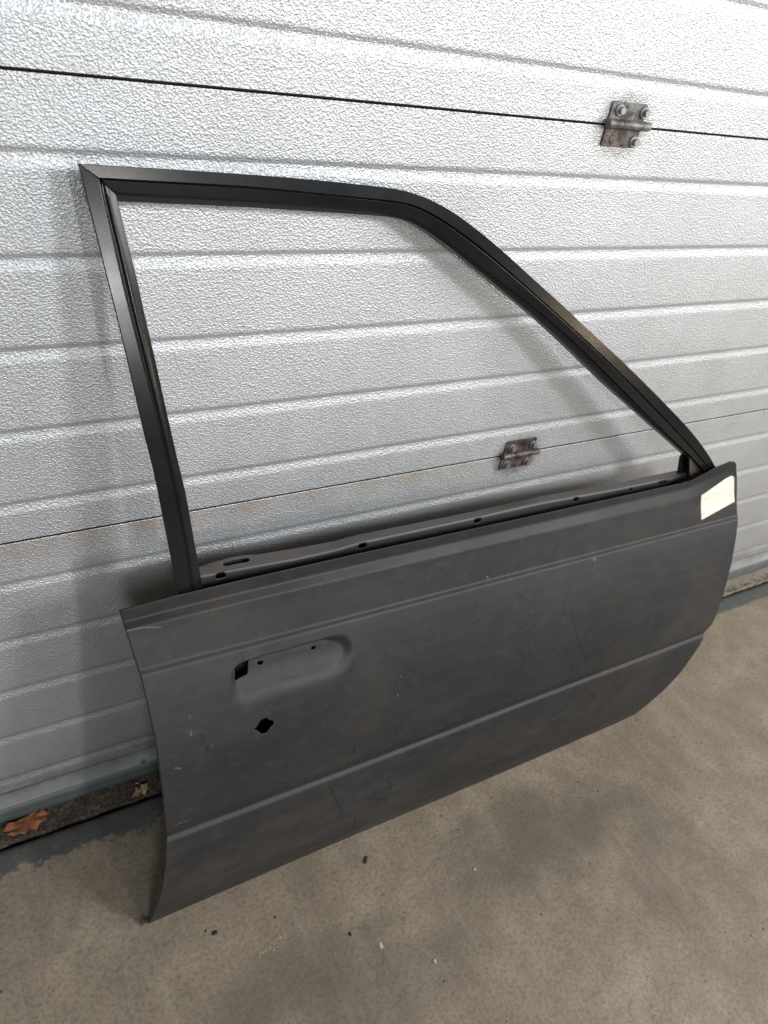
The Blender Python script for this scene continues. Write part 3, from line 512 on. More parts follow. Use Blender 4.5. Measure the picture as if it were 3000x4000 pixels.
def wear(U, V):
    D_ = np.zeros(U.shape); L_ = np.zeros(U.shape)
    for lst, A, wd, amp in ((SC_D, D_, .0018, .95), (SC_L, L_, .0010, .42)):
        for i, p in enumerate(lst):
            k = (U > p[:, 0].min() - .006) & (U < p[:, 0].max() + .006) & (V > p[:, 1].min() - .006) & (V < p[:, 1].max() + .006)
            if not k.any(): continue
            d, _, _ = polydist(U[k], V[k], p, False)
            wv = wd * (.6 + .5 * ((i * 37) % 10) / 10)
            A[k] = np.maximum(A[k], amp * (.55 + .45 * np.sin(U[k] * 1400 + i)) * (1 - smoothstep(wv * .4, wv * 1.3, d)))
    # broad dirty patches along the sill of the door
    S_ = smoothstep(.44, .50, V + .012 * np.sin(U * 23) + .008 * np.sin(U * 61 + 2)) * (1 - .75 * smoothstep(.50, .535, V + .010 * np.sin(U * 17 + 1)))
    S_ = S_ * smoothstep(.35, .6, U)
    rub = .5 * np.exp(-((U - .62) ** 2 / .012 + (V - .13) ** 2 / .0008)) + .35 * np.exp(-((U - .9) ** 2 / .02 + (V - .30) ** 2 / .004))
    return np.stack([D_, L_, np.clip(S_ * .8 + rub, 0, 1), np.ones_like(U)], -1)
s = [0.0]
while s[-1] < 1:
    x = .14 + s[-1] * 1.06
    s.append(s[-1] + (.0009 if .235 < x < .425 else .0019))
s = np.array(s[:-1] + [1.0])
rowsV = [0.0]
while rowsV[-1] < TL[-1]:
    v = rowsV[-1]; rowsV.append(v + (.0010 if .095 < v < .215 else .0012 if (v < .07 or .27 < v < .33) else .0020))
rowsV = np.array(rowsV[:-1] + [TL[-1]])
V = np.repeat(rowsV[:, None], len(s), 1)
XLr = np.interp(rowsV, TL, rxl)[:, None]; XRr = np.interp(rowsV, TL, rxr)[:, None]
U = XLr + (XRr - XLr) * s[None, :]
HOLES = [np.array([[u + (.003 if u > .262 else 0), v] for u, v in [[0.25547,0.10686],[0.25789,0.10507],[0.27086,0.10371],[0.26894,0.11567],[0.26734,0.1238],[0.2528,0.12797]]]), np.array([[0.29281,0.11447],[0.29208,0.1158],[0.2904,0.11673],[0.28824,0.117],[0.28617,0.11654],[0.28474,0.11548],[0.28434,0.11411],[0.28507,0.11278],[0.28673,0.11186],[0.28889,0.11158],[0.29096,0.11203],[0.2924,0.11309]]), np.array([[0.36732,0.11368],[0.3667,0.11491],[0.36527,0.11582],[0.36341,0.11618],[0.36162,0.11588],[0.36039,0.11502],[0.36003,0.11381],[0.36065,0.11259],[0.36208,0.11168],[0.36393,0.11132],[0.36572,0.11161],[0.36696,0.11248]]), np.array([[0.2696,0.19925],[0.27286,0.19803],[0.27574,0.19349],[0.27918,0.18983],[0.28305,0.18909],[0.28746,0.18992],[0.28939,0.19337],[0.2957,0.19697],[0.29531,0.20247],[0.29155,0.20468],[0.28877,0.20799],[0.28603,0.21088],[0.28341,0.21179],[0.27708,0.21047],[0.27661,0.20785],[0.27301,0.20439],[0.27168,0.20179],[0.26941,0.20168]])]
skin = pd(grid_surface('outer_skin', U, V, surf, HOLES, M['primer'], None, .0012, wear, sharp=50))

# folded hem round the skin: narrow return flange behind the edge
def hem():
    V_ = []; F = []
    edge = [(xl, v) for v, xl in zip(rowsV[::4], XLr[::4, 0])]
    bot = [(x, TL[-1]) for x in np.linspace(XLr[-1, 0], XRr[-1, 0], 90)]
    right = [(xr, v) for v, xr in zip(rowsV[::-4], XRr[::-4, 0])]
    path = edge + bot[1:] + right[1:]
    c = np.array([.65, .25])
    for (x, v) in path:
        if x < .2: dx, dv = .009, 0
        elif v > TL[-1] - 1e-4: dx, dv = 0, -.009
        else: dx, dv = -.009, (-.004 if v > .3 else 0)
        a = surf(np.array([x]), np.array([v]), -.0013)[0]; b = surf(np.array([x]), np.array([v]), -.0032)[0]
        e = surf(np.array([x + dx]), np.array([v + dv]), -.0032)[0]
        V_ += [a, b, e]
    for i in range(len(path) - 1):
        for k in (0, 1): F.append((i * 3 + k, i * 3 + k + 1, (i + 1) * 3 + k + 1, (i + 1) * 3 + k))
    return pd(mesh_obj('hem_flange', V_, F, M['inner']))
hem()

bm = bmesh.new(); cp = surf(np.array([XLr[-1, 0] + .001]), np.array([TL[-1]]))[0]
box(bm, (cp[0] - .0055, cp[1] + .004, .0035), (.011, .002, .006), Matrix.Rotation(.3, 4, 'Z')); box(bm, (cp[0] - .008, cp[1] + .004, .0075), (.004, .0018, .008), Matrix.Rotation(.1, 4, 'Y'))
pd(bm_obj('hem_tab', bm, M['inner'], bevel=.0004))
# paper label
lab = np.array([[1.13085,0.02857],[1.22136,0.01859],[1.22866,0.05218],[1.13713,0.07152]])
a_ = np.linspace(0, 1, 24)
A, B = np.meshgrid(a_, a_, indexing='ij')
LU = (lab[0, 0] * (1 - A) + lab[1, 0] * A) * (1 - B) + (lab[3, 0] * (1 - A) + lab[2, 0] * A) * B
LV = (lab[0, 1] * (1 - A) + lab[1, 1] * A) * (1 - B) + (lab[3, 1] * (1 - A) + lab[2, 1] * A) * B
Pl = surf(LU, LV, .0005); Pl[..., 1] -= .0006 * np.clip(A - .9, 0, 1) * 10
idx = np.arange(576).reshape(24, 24)
Fl = np.stack([idx[:-1, :-1], idx[:-1, 1:], idx[1:, 1:], idx[1:, :-1]], -1).reshape(-1, 4)
lo = mesh_obj('paper_label', Pl.reshape(-1, 3), Fl, M['label']); pd(lo)
sm_ = lo.modifiers.new('thickness', 'SOLIDIFY'); sm_.thickness = .0002; sm_.offset = 1
lo['label'] = 'cream paper label with faint grey print'

# inner panel (back half of the shell): offset wall plus shut faces
def inner_panel():
    st = np.array([[0.23927,-0.085,0.52788],[0.25839,-0.085,0.53076],[0.28285,-0.085,0.53235],[0.29949,-0.085,0.53096],[0.31835,-0.085,0.52729],[0.36922,-0.085,0.52423],[0.42702,-0.085,0.52202],[0.46676,-0.085,0.52441],[0.67454,-0.085,0.52099],[0.79462,-0.085,0.52297],[0.97789,-0.085,0.51538],[1.12594,-0.085,0.51446]]); sb = np.array([[0.23526,-0.102,0.53102],[0.2526,-0.102,0.52992],[0.28498,-0.102,0.52901],[0.36175,-0.102,0.52478],[0.4184,-0.102,0.52475],[0.45731,-0.102,0.52831],[0.66093,-0.102,0.52718],[0.77929,-0.102,0.52784],[0.95905,-0.102,0.52101],[1.10549,-0.102,0.51829]])
    xs = np.linspace(.155, 1.205, 70); rows = []
    vs = np.linspace(.068, TL[-1] - .012, 46)
    V_ = []; 
    top_y = -.085 + .0 * xs; top_z = np.interp(xs, st[:, 0], st[:, 2])
    ring = []
    base = []
    for v in vs:
        xl = np.interp(v, TL, rxl) + .030; xr = np.interp(v, TL, rxr) - .012
        X = xl + (xr - xl) * np.linspace(0, 1, 70)
        Pf = surf(X, np.full(70, v), -.004)
        depth = .052 * smoothstep(0, .05, np.full(70, TL[-1] - v)) + .006
        Pb = surf(X, np.full(70, v), 0.0) ; Pb[:, 1] += depth
        if v < .05: Pb[:, 1] = np.maximum(Pb[:, 1], -.085)
        ring.append(np.concatenate([Pf[:1], Pb, Pf[-1:]]))
    G = np.array(ring)          # rows x 72 x 3
    nr, nc = G.shape[:2]; idx = np.arange(nr * nc).reshape(nr, nc)
    F = np.stack([idx[:-1, :-1], idx[:-1, 1:], idx[1:, 1:], idx[1:, :-1]], -1).reshape(-1, 4).tolist()
    V_ = G.reshape(-1, 3).tolist()
    o = pd(mesh_obj('inner_panel', V_, F, M['inner'], sharp=40))
    m = o.modifiers.new('thickness', 'SOLIDIFY'); m.thickness = .0012; m.offset = 0
    # belt reinforcement: dusty top ledge + vertical face with holes
    X0, X1 = .226, 1.135
    xs = np.arange(X0, X1, .0016); q = np.linspace(0, 1, 20)
    UU, VV = np.meshgrid(xs, q); Lw = .02
    def lpos(U, V):
        zt = np.interp(U, st[:, 0], st[:, 2]); zb = np.interp(U, sb[:, 0], sb[:, 2])
        return np.stack([U, st[0, 1] + (sb[0, 1] - st[0, 1]) * V, zt + (zb - zt) * V], -1)
    c = [0.28443,-0.093,0.53117]
    v0 = (c[1] - st[0, 1]) / (sb[0, 1] - st[0, 1])
    slot = [(c[0] + .0135 * np.sign(math.cos(t)) + .0045 * math.cos(t), v0 + .21 * math.sin(t)) for t in np.linspace(.05, 2 * math.pi + .05, 21)[:-1]]
    led = pd(grid_surface('belt_ledge', UU, VV, lpos, [slot], M['ledge'], None, .001, sharp=50))
    q = np.linspace(0, .09, 60); UU, VV = np.meshgrid(xs, q)
    def fpos(U, V):
        zb = np.interp(U, sb[:, 0], sb[:, 2]); return np.stack([U, sb[0, 1] - .0006 + .0 * V - .003 * smoothstep(0, .004, V) - .04 * np.maximum(V - .02, 0), zb - V], -1)
    hs = []
    for i, h in enumerate([[0.25961,-0.102,0.52363],[0.4629,-0.102,0.52116],[0.66115,-0.102,0.5198],[0.86167,-0.102,0.51787],[0.99005,-0.102,0.51277],[1.0696,-0.102,0.51222]]):
        zb = np.interp(h[0], sb[:, 0], sb[:, 2]); v = max(zb - h[2], .0045)
        w_, hh = ((.0068, .0042) if i in (0, 1, 2, 3) else (.0035, .0035) if i == 4 else (.013, .0035))
        hs.append([(h[0] + w_ * math.copysign(abs(math.cos(t)) ** .6, math.cos(t)), v + hh * math.copysign(abs(math.sin(t)) ** .6, math.sin(t))) for t in np.linspace(0, 2 * math.pi, 17)[:-1]])
    pd(grid_surface('belt_face', UU, VV, fpos, hs, M['inner'], None, .001, sharp=50))
    # back drop of the ledge
    n = 70; xs = np.linspace(X0, X1, n); zt = np.interp(xs, st[:, 0], st[:, 2]); V_ = []
    for x, z in zip(xs, zt): V_ += [(x, st[0, 1], z), (x, st[0, 1] + .002, z - .004), (x, st[0, 1] + .004, z - .06)]
    F = [(i * 3 + k, i * 3 + k + 1, i * 3 + k + 4, i * 3 + k + 3) for i in range(n - 1) for k in (0, 1)]
    pd(mesh_obj('ledge_return', V_, F, M['inner']))
inner_panel()

# window frame
RAIL = [np.array(c) for c in [[[0.13848,-0.02996,0.9852],[0.1562,-0.03003,0.98487],[0.17439,-0.03011,0.98453],[0.19304,-0.03018,0.98417],[0.21219,-0.03027,0.98379],[0.23185,-0.03036,0.98337],[0.25204,-0.03046,0.98292],[0.27278,-0.03057,0.98243],[0.2941,-0.0307,0.98187],[0.31602,-0.03085,0.98119],[0.33856,-0.03103,0.98038],[0.36176,-0.03123,0.97945],[0.38541,-0.03147,0.97837],[0.40832,-0.03174,0.97717],[0.42817,-0.03199,0.97602],[0.44348,-0.0322,0.97508],[0.45523,-0.03239,0.97426],[0.46556,-0.03259,0.97334],[0.47572,-0.03286,0.97211],[0.48591,-0.03323,0.97045],[0.49612,-0.03371,0.96832],[0.50638,-0.03428,0.96572],[0.51675,-0.03497,0.96262],[0.52727,-0.03577,0.95905],[0.53787,-0.03667,0.95499],[0.54845,-0.03767,0.9505],[0.55899,-0.03875,0.94561],[0.56951,-0.03991,0.94039],[0.58016,-0.04114,0.93485],[0.59147,-0.0425,0.92873],[0.60443,-0.04411,0.92149],[0.61962,-0.04606,0.91274],[0.63663,-0.04829,0.90267],[0.65455,-0.05072,0.89174],[0.67299,-0.05326,0.88033],[0.69202,-0.05586,0.86863],[0.71172,-0.05851,0.85669],[0.73198,-0.06125,0.84436],[0.75267,-0.06411,0.83148],[0.77383,-0.06709,0.81806],[0.79568,-0.07017,0.80423],[0.81834,-0.07332,0.79005],[0.8418,-0.07656,0.77547],[0.86595,-0.07992,0.76034],[0.89073,-0.08343,0.74454],[0.91617,-0.08709,0.72806],[0.94236,-0.0909,0.71091],[0.96937,-0.09487,0.69307],[0.99724,-0.09899,0.67451],[1.02595,-0.10329,0.65515],[1.05535,-0.1078,0.63485],[1.08511,-0.11258,0.61336],[1.11461,-0.11767,0.59043],[1.14329,-0.12313,0.56585],[1.17148,-0.12893,0.53979]],[[0.15486,-0.03189,0.97419],[0.17264,-0.03197,0.97382],[0.19088,-0.03206,0.97344],[0.20958,-0.03214,0.97305],[0.22877,-0.03223,0.97265],[0.24846,-0.03232,0.97224],[0.26868,-0.03243,0.97178],[0.28943,-0.03256,0.97119],[0.31073,-0.03274,0.97035],[0.33261,-0.033,0.96921],[0.3551,-0.0333,0.96786],[0.37826,-0.03361,0.96644],[0.40182,-0.03392,0.96504],[0.42431,-0.03421,0.96374],[0.44284,-0.03445,0.96265],[0.45556,-0.03464,0.9618],[0.46376,-0.03479,0.96115],[0.47015,-0.03492,0.96055],[0.47626,-0.03506,0.95992],[0.48239,-0.03523,0.95916],[0.48854,-0.03545,0.95818],[0.49474,-0.03573,0.95692],[0.50106,-0.0361,0.95526],[0.50754,-0.03656,0.95317],[0.51418,-0.0371,0.95075],[0.52089,-0.03768,0.94815],[0.52762,-0.03829,0.94541],[0.53434,-0.03893,0.94253],[0.54125,-0.03961,0.93944],[0.54925,-0.04044,0.9357],[0.55998,-0.04162,0.9304],[0.57443,-0.04328,0.92291],[0.59181,-0.04538,0.91349],[0.61055,-0.04774,0.90287],[0.62979,-0.05025,0.89156],[0.64946,-0.05288,0.87973],[0.66964,-0.05561,0.86744],[0.6904,-0.05844,0.8547],[0.71179,-0.06137,0.84151],[0.73385,-0.0644,0.82787],[0.75662,-0.06754,0.81375],[0.78012,-0.07079,0.79912],[0.80432,-0.07417,0.7839],[0.82921,-0.0777,0.76801],[0.85481,-0.08139,0.75142],[0.88114,-0.08525,0.73406],[0.90823,-0.08928,0.7159],[0.93616,-0.0935,0.69693],[0.96501,-0.0979,0.67713],[0.99488,-0.10248,0.6565],[1.02587,-0.10726,0.635],[1.05802,-0.11223,0.61261],[1.09103,-0.11745,0.58913],[1.12421,-0.12298,0.56423],[1.15749,-0.12885,0.53782]],[[0.15659,-0.0277,0.97231],[0.17443,-0.02778,0.97193],[0.19273,-0.02787,0.97154],[0.2115,-0.02796,0.97115],[0.23075,-0.02805,0.97074],[0.25052,-0.02814,0.97032],[0.2708,-0.02825,0.96985],[0.29162,-0.02838,0.96926],[0.31299,-0.02857,0.96841],[0.33493,-0.02882,0.96727],[0.35749,-0.02912,0.96593],[0.38072,-0.02943,0.96451],[0.40435,-0.02974,0.96312],[0.42691,-0.03003,0.96184],[0.44549,-0.03027,0.96074],[0.45826,-0.03046,0.95988],[0.46651,-0.03061,0.9592],[0.47294,-0.03075,0.95859],[0.47909,-0.0309,0.95793],[0.48526,-0.03107,0.95713],[0.49145,-0.0313,0.95611],[0.49768,-0.03159,0.9548],[0.50403,-0.03197,0.95309],[0.51056,-0.03245,0.95094],[0.51724,-0.033,0.94845],[0.52399,-0.03359,0.94579],[0.53077,-0.03421,0.94299],[0.53754,-0.03487,0.94006],[0.5445,-0.03556,0.93692],[0.55255,-0.03641,0.93312],[0.56334,-0.0376,0.92777],[0.57786,-0.03927,0.92022],[0.59531,-0.04138,0.91074],[0.61415,-0.04375,0.90009],[0.6335,-0.04627,0.88875],[0.65328,-0.0489,0.8769],[0.67359,-0.05164,0.86459],[0.69448,-0.05447,0.85184],[0.71599,-0.0574,0.83863],[0.73816,-0.06044,0.82495],[0.76102,-0.06359,0.81077],[0.78459,-0.06686,0.79607],[0.80886,-0.07026,0.78076],[0.83382,-0.07381,0.76478],[0.85949,-0.07752,0.74809],[0.88589,-0.0814,0.73065],[0.91305,-0.08545,0.71241],[0.94107,-0.08968,0.69335],[0.97002,-0.0941,0.67349],[1.00001,-0.0987,0.65279],[1.03114,-0.10348,0.63125],[1.06345,-0.10846,0.60883],[1.09663,-0.11369,0.58533],[1.12998,-0.11923,0.5604],[1.16343,-0.12511,0.53394]],[[0.15678,-0.03225,0.97256],[0.17474,-0.03234,0.97217],[0.19295,-0.03243,0.97178],[0.21158,-0.03252,0.97138],[0.23068,-0.03261,0.97096],[0.25027,-0.03271,0.9705],[0.27038,-0.03283,0.96997],[0.29102,-0.03298,0.96931],[0.31221,-0.03317,0.96844],[0.33398,-0.0334,0.96737],[0.3563,-0.03368,0.96614],[0.37896,-0.03397,0.96483],[0.40126,-0.03426,0.96353],[0.42187,-0.03453,0.96232],[0.43925,-0.03476,0.96126],[0.4526,-0.03496,0.96036],[0.46237,-0.03513,0.9596],[0.46988,-0.03529,0.95888],[0.47637,-0.03546,0.95812],[0.48258,-0.03566,0.95722],[0.48876,-0.03591,0.9561],[0.495,-0.03623,0.95468],[0.50134,-0.03662,0.9529],[0.50782,-0.0371,0.95076],[0.51442,-0.03764,0.94832],[0.5211,-0.03823,0.94566],[0.52787,-0.03886,0.94281],[0.53484,-0.03954,0.93974],[0.54243,-0.04032,0.93624],[0.55144,-0.04129,0.93187],[0.56271,-0.04256,0.92615],[0.5767,-0.04421,0.91876],[0.59312,-0.0462,0.90978],[0.61121,-0.04847,0.89956],[0.63028,-0.05093,0.88849],[0.64998,-0.05352,0.87682],[0.67022,-0.05623,0.86467],[0.69102,-0.05903,0.85206],[0.71243,-0.06193,0.83898],[0.73447,-0.06495,0.82541],[0.75716,-0.06808,0.81132],[0.78051,-0.07134,0.79667],[0.80455,-0.07473,0.78141],[0.82927,-0.07826,0.7655],[0.8547,-0.08195,0.74888],[0.88088,-0.08581,0.73153],[0.90784,-0.08983,0.71341],[0.93566,-0.09404,0.69451],[0.96443,-0.09841,0.67481],[0.99424,-0.10297,0.6543],[1.02512,-0.10771,0.63294],[1.05698,-0.11267,0.61064],[1.08957,-0.11787,0.58723],[1.12255,-0.12332,0.56271],[1.15569,-0.12894,0.53742]],[[0.16919,-0.03258,0.96185],[0.18638,-0.03269,0.96139],[0.20397,-0.03279,0.96092],[0.222,-0.0329,0.96044],[0.24048,-0.03301,0.95995],[0.25942,-0.03312,0.95944],[0.27883,-0.03324,0.95888],[0.29874,-0.03339,0.95821],[0.31915,-0.03358,0.95738],[0.3401,-0.0338,0.95638],[0.36162,-0.03404,0.95529],[0.38373,-0.03429,0.95418],[0.40619,-0.03453,0.95309],[0.42762,-0.03476,0.95204],[0.44537,-0.03499,0.95103],[0.45773,-0.0352,0.95006],[0.46592,-0.03541,0.94912],[0.47244,-0.03562,0.94818],[0.47868,-0.03585,0.94714],[0.48491,-0.03613,0.94588],[0.49108,-0.03649,0.94428],[0.49726,-0.03693,0.94227],[0.50356,-0.03748,0.93983],[0.51007,-0.03812,0.93694],[0.51676,-0.03883,0.93372],[0.52356,-0.03958,0.93035],[0.53043,-0.04035,0.9269],[0.53736,-0.04113,0.92338],[0.5445,-0.04195,0.91972],[0.55267,-0.04289,0.91545],[0.56336,-0.04417,0.90971],[0.57751,-0.0459,0.90194],[0.59452,-0.04799,0.8925],[0.61302,-0.05028,0.88219],[0.63224,-0.05267,0.87147],[0.65203,-0.05512,0.86045],[0.67242,-0.05764,0.84908],[0.69339,-0.06025,0.83732],[0.71485,-0.06298,0.82503],[0.73667,-0.06587,0.81206],[0.75881,-0.06893,0.79829],[0.78132,-0.07216,0.78375],[0.80434,-0.07554,0.76852],[0.82797,-0.07907,0.75264],[0.85227,-0.08274,0.73612],[0.87732,-0.08656,0.71894],[0.90316,-0.09052,0.7011],[0.92991,-0.09463,0.6826],[0.95773,-0.09888,0.6635],[0.9868,-0.10324,0.64385],[1.01725,-0.10773,0.62368],[1.04906,-0.11234,0.60291],[1.08183,-0.11716,0.58123],[1.11473,-0.1223,0.5581],[1.14766,-0.12779,0.53336]],[[0.16991,-0.02981,0.96051],[0.18716,-0.02991,0.96005],[0.20482,-0.03002,0.95958],[0.22292,-0.03012,0.9591],[0.24146,-0.03023,0.95861],[0.26047,-0.03034,0.95811],[0.27996,-0.03047,0.95755],[0.29994,-0.03061,0.95689],[0.32043,-0.0308,0.95606],[0.34146,-0.03102,0.95507],[0.36306,-0.03126,0.95399],[0.38525,-0.0315,0.95289],[0.40779,-0.03174,0.95181],[0.4293,-0.03198,0.95076],[0.44708,-0.0322,0.94976],[0.45944,-0.03241,0.9488],[0.46759,-0.03262,0.94788],[0.47406,-0.03282,0.94696],[0.48025,-0.03305,0.94595],[0.48642,-0.03332,0.94471],[0.49254,-0.03367,0.94314],[0.49869,-0.03411,0.94117],[0.50501,-0.03465,0.93875],[0.51157,-0.03529,0.93586],[0.51836,-0.03601,0.93262],[0.52527,-0.03677,0.9292],[0.53225,-0.03754,0.9257],[0.53928,-0.03834,0.92213],[0.54652,-0.03916,0.91841],[0.55477,-0.04013,0.91407],[0.56554,-0.04142,0.90826],[0.57975,-0.04316,0.90043],[0.59679,-0.04527,0.89094],[0.61532,-0.04757,0.88057],[0.63456,-0.04997,0.86979],[0.65437,-0.05243,0.85869],[0.67479,-0.05497,0.84726],[0.69578,-0.0576,0.83543],[0.71726,-0.06035,0.82308],[0.73911,-0.06325,0.81003],[0.76127,-0.06632,0.79619],[0.78382,-0.06956,0.7816],[0.80687,-0.07296,0.76631],[0.83055,-0.0765,0.75038],[0.85492,-0.08018,0.73382],[0.88006,-0.084,0.71663],[0.90603,-0.08796,0.69879],[0.93291,-0.09207,0.68031],[0.96087,-0.09631,0.66122],[0.99006,-0.10068,0.64157],[1.02062,-0.10516,0.62139],[1.05254,-0.10978,0.6006],[1.08541,-0.1146,0.5789],[1.11842,-0.11975,0.55575],[1.15147,-0.12525,0.53097]],[[0.17253,-0.01896,0.95635],[0.19003,-0.01906,0.95589],[0.20795,-0.01916,0.95543],[0.22632,-0.01927,0.95495],[0.24513,-0.01938,0.95446],[0.26442,-0.01949,0.95395],[0.28419,-0.01961,0.9534],[0.30446,-0.01976,0.95274],[0.32525,-0.01994,0.95191],[0.34658,-0.02016,0.95093],[0.36849,-0.0204,0.94986],[0.391,-0.02064,0.94877],[0.41387,-0.02088,0.94769],[0.43566,-0.02111,0.94664],[0.45365,-0.02134,0.94565],[0.4661,-0.02154,0.94471],[0.47424,-0.02174,0.94382],[0.48065,-0.02194,0.94293],[0.48679,-0.02216,0.94195],[0.4929,-0.02242,0.94076],[0.49899,-0.02276,0.93924],[0.50512,-0.02319,0.93731],[0.5115,-0.02372,0.93491],[0.51823,-0.02437,0.932],[0.52525,-0.0251,0.92869],[0.53242,-0.02588,0.92518],[0.53965,-0.02669,0.92157],[0.54693,-0.02751,0.91787],[0.55441,-0.02837,0.91399],[0.56289,-0.02937,0.90949],[0.57387,-0.0307,0.90352],[0.5883,-0.03247,0.89552],[0.60554,-0.03462,0.88585],[0.62426,-0.03697,0.87529],[0.64368,-0.03941,0.86429],[0.66368,-0.04193,0.85299],[0.68429,-0.04451,0.84135],[0.70549,-0.04719,0.82931],[0.72718,-0.04998,0.81674],[0.74923,-0.05293,0.80345],[0.7716,-0.05606,0.78939],[0.79438,-0.05935,0.77456],[0.81769,-0.0628,0.75906],[0.84163,-0.06638,0.74291],[0.86631,-0.07011,0.72616],[0.89181,-0.07396,0.70881],[0.91821,-0.07795,0.69086],[0.94555,-0.08208,0.67226],[0.97396,-0.08635,0.65305],[1.00361,-0.09075,0.63327],[1.03461,-0.09527,0.61292],[1.06696,-0.09993,0.59195],[1.10027,-0.1048,0.57004],[1.13374,-0.10999,0.54666],[1.16726,-0.11555,0.52163]],[[0.17327,-0.02027,0.95043],[0.19076,-0.02036,0.95002],[0.20867,-0.02046,0.9496],[0.22702,-0.02056,0.94916],[0.24582,-0.02065,0.94872],[0.26508,-0.02076,0.94826],[0.28483,-0.02087,0.94776],[0.30508,-0.021,0.94718],[0.32584,-0.02115,0.94646],[0.34714,-0.02134,0.94563],[0.36902,-0.02154,0.94471],[0.39148,-0.02175,0.94376],[0.41429,-0.02197,0.9428],[0.43593,-0.02218,0.94187],[0.45358,-0.02237,0.94101],[0.46542,-0.02253,0.94028],[0.47276,-0.02267,0.93965],[0.47829,-0.0228,0.93905],[0.48352,-0.02295,0.93839],[0.48875,-0.02313,0.93757],[0.49401,-0.02337,0.93649],[0.49953,-0.02369,0.93504],[0.50573,-0.02415,0.93299],[0.51286,-0.02477,0.93018],[0.52069,-0.02553,0.92675],[0.52881,-0.02638,0.92296],[0.53698,-0.02727,0.91896],[0.54513,-0.0282,0.91476],[0.55342,-0.02919,0.91029],[0.56257,-0.03033,0.90519],[0.57395,-0.03176,0.89872],[0.58839,-0.03361,0.8904],[0.60531,-0.03581,0.8805],[0.6235,-0.03822,0.86968],[0.64229,-0.04072,0.85839],[0.66165,-0.0433,0.84679],[0.68165,-0.04594,0.83492],[0.70222,-0.04866,0.82266],[0.72321,-0.05151,0.80983],[0.74453,-0.05452,0.7963],[0.76621,-0.05768,0.78206],[0.78838,-0.06099,0.76719],[0.81111,-0.06443,0.7517],[0.83455,-0.06799,0.73568],[0.85891,-0.07164,0.71924],[0.8844,-0.07536,0.7025],[0.91105,-0.07916,0.68541],[0.93878,-0.08307,0.66783],[0.96751,-0.08711,0.64961],[0.99728,-0.09131,0.63072],[1.02822,-0.09565,0.61118],[1.06037,-0.10015,0.59097],[1.0934,-0.10485,0.56978],[1.12666,-0.1099,0.54708],[1.16013,-0.1153,0.52276]]]]
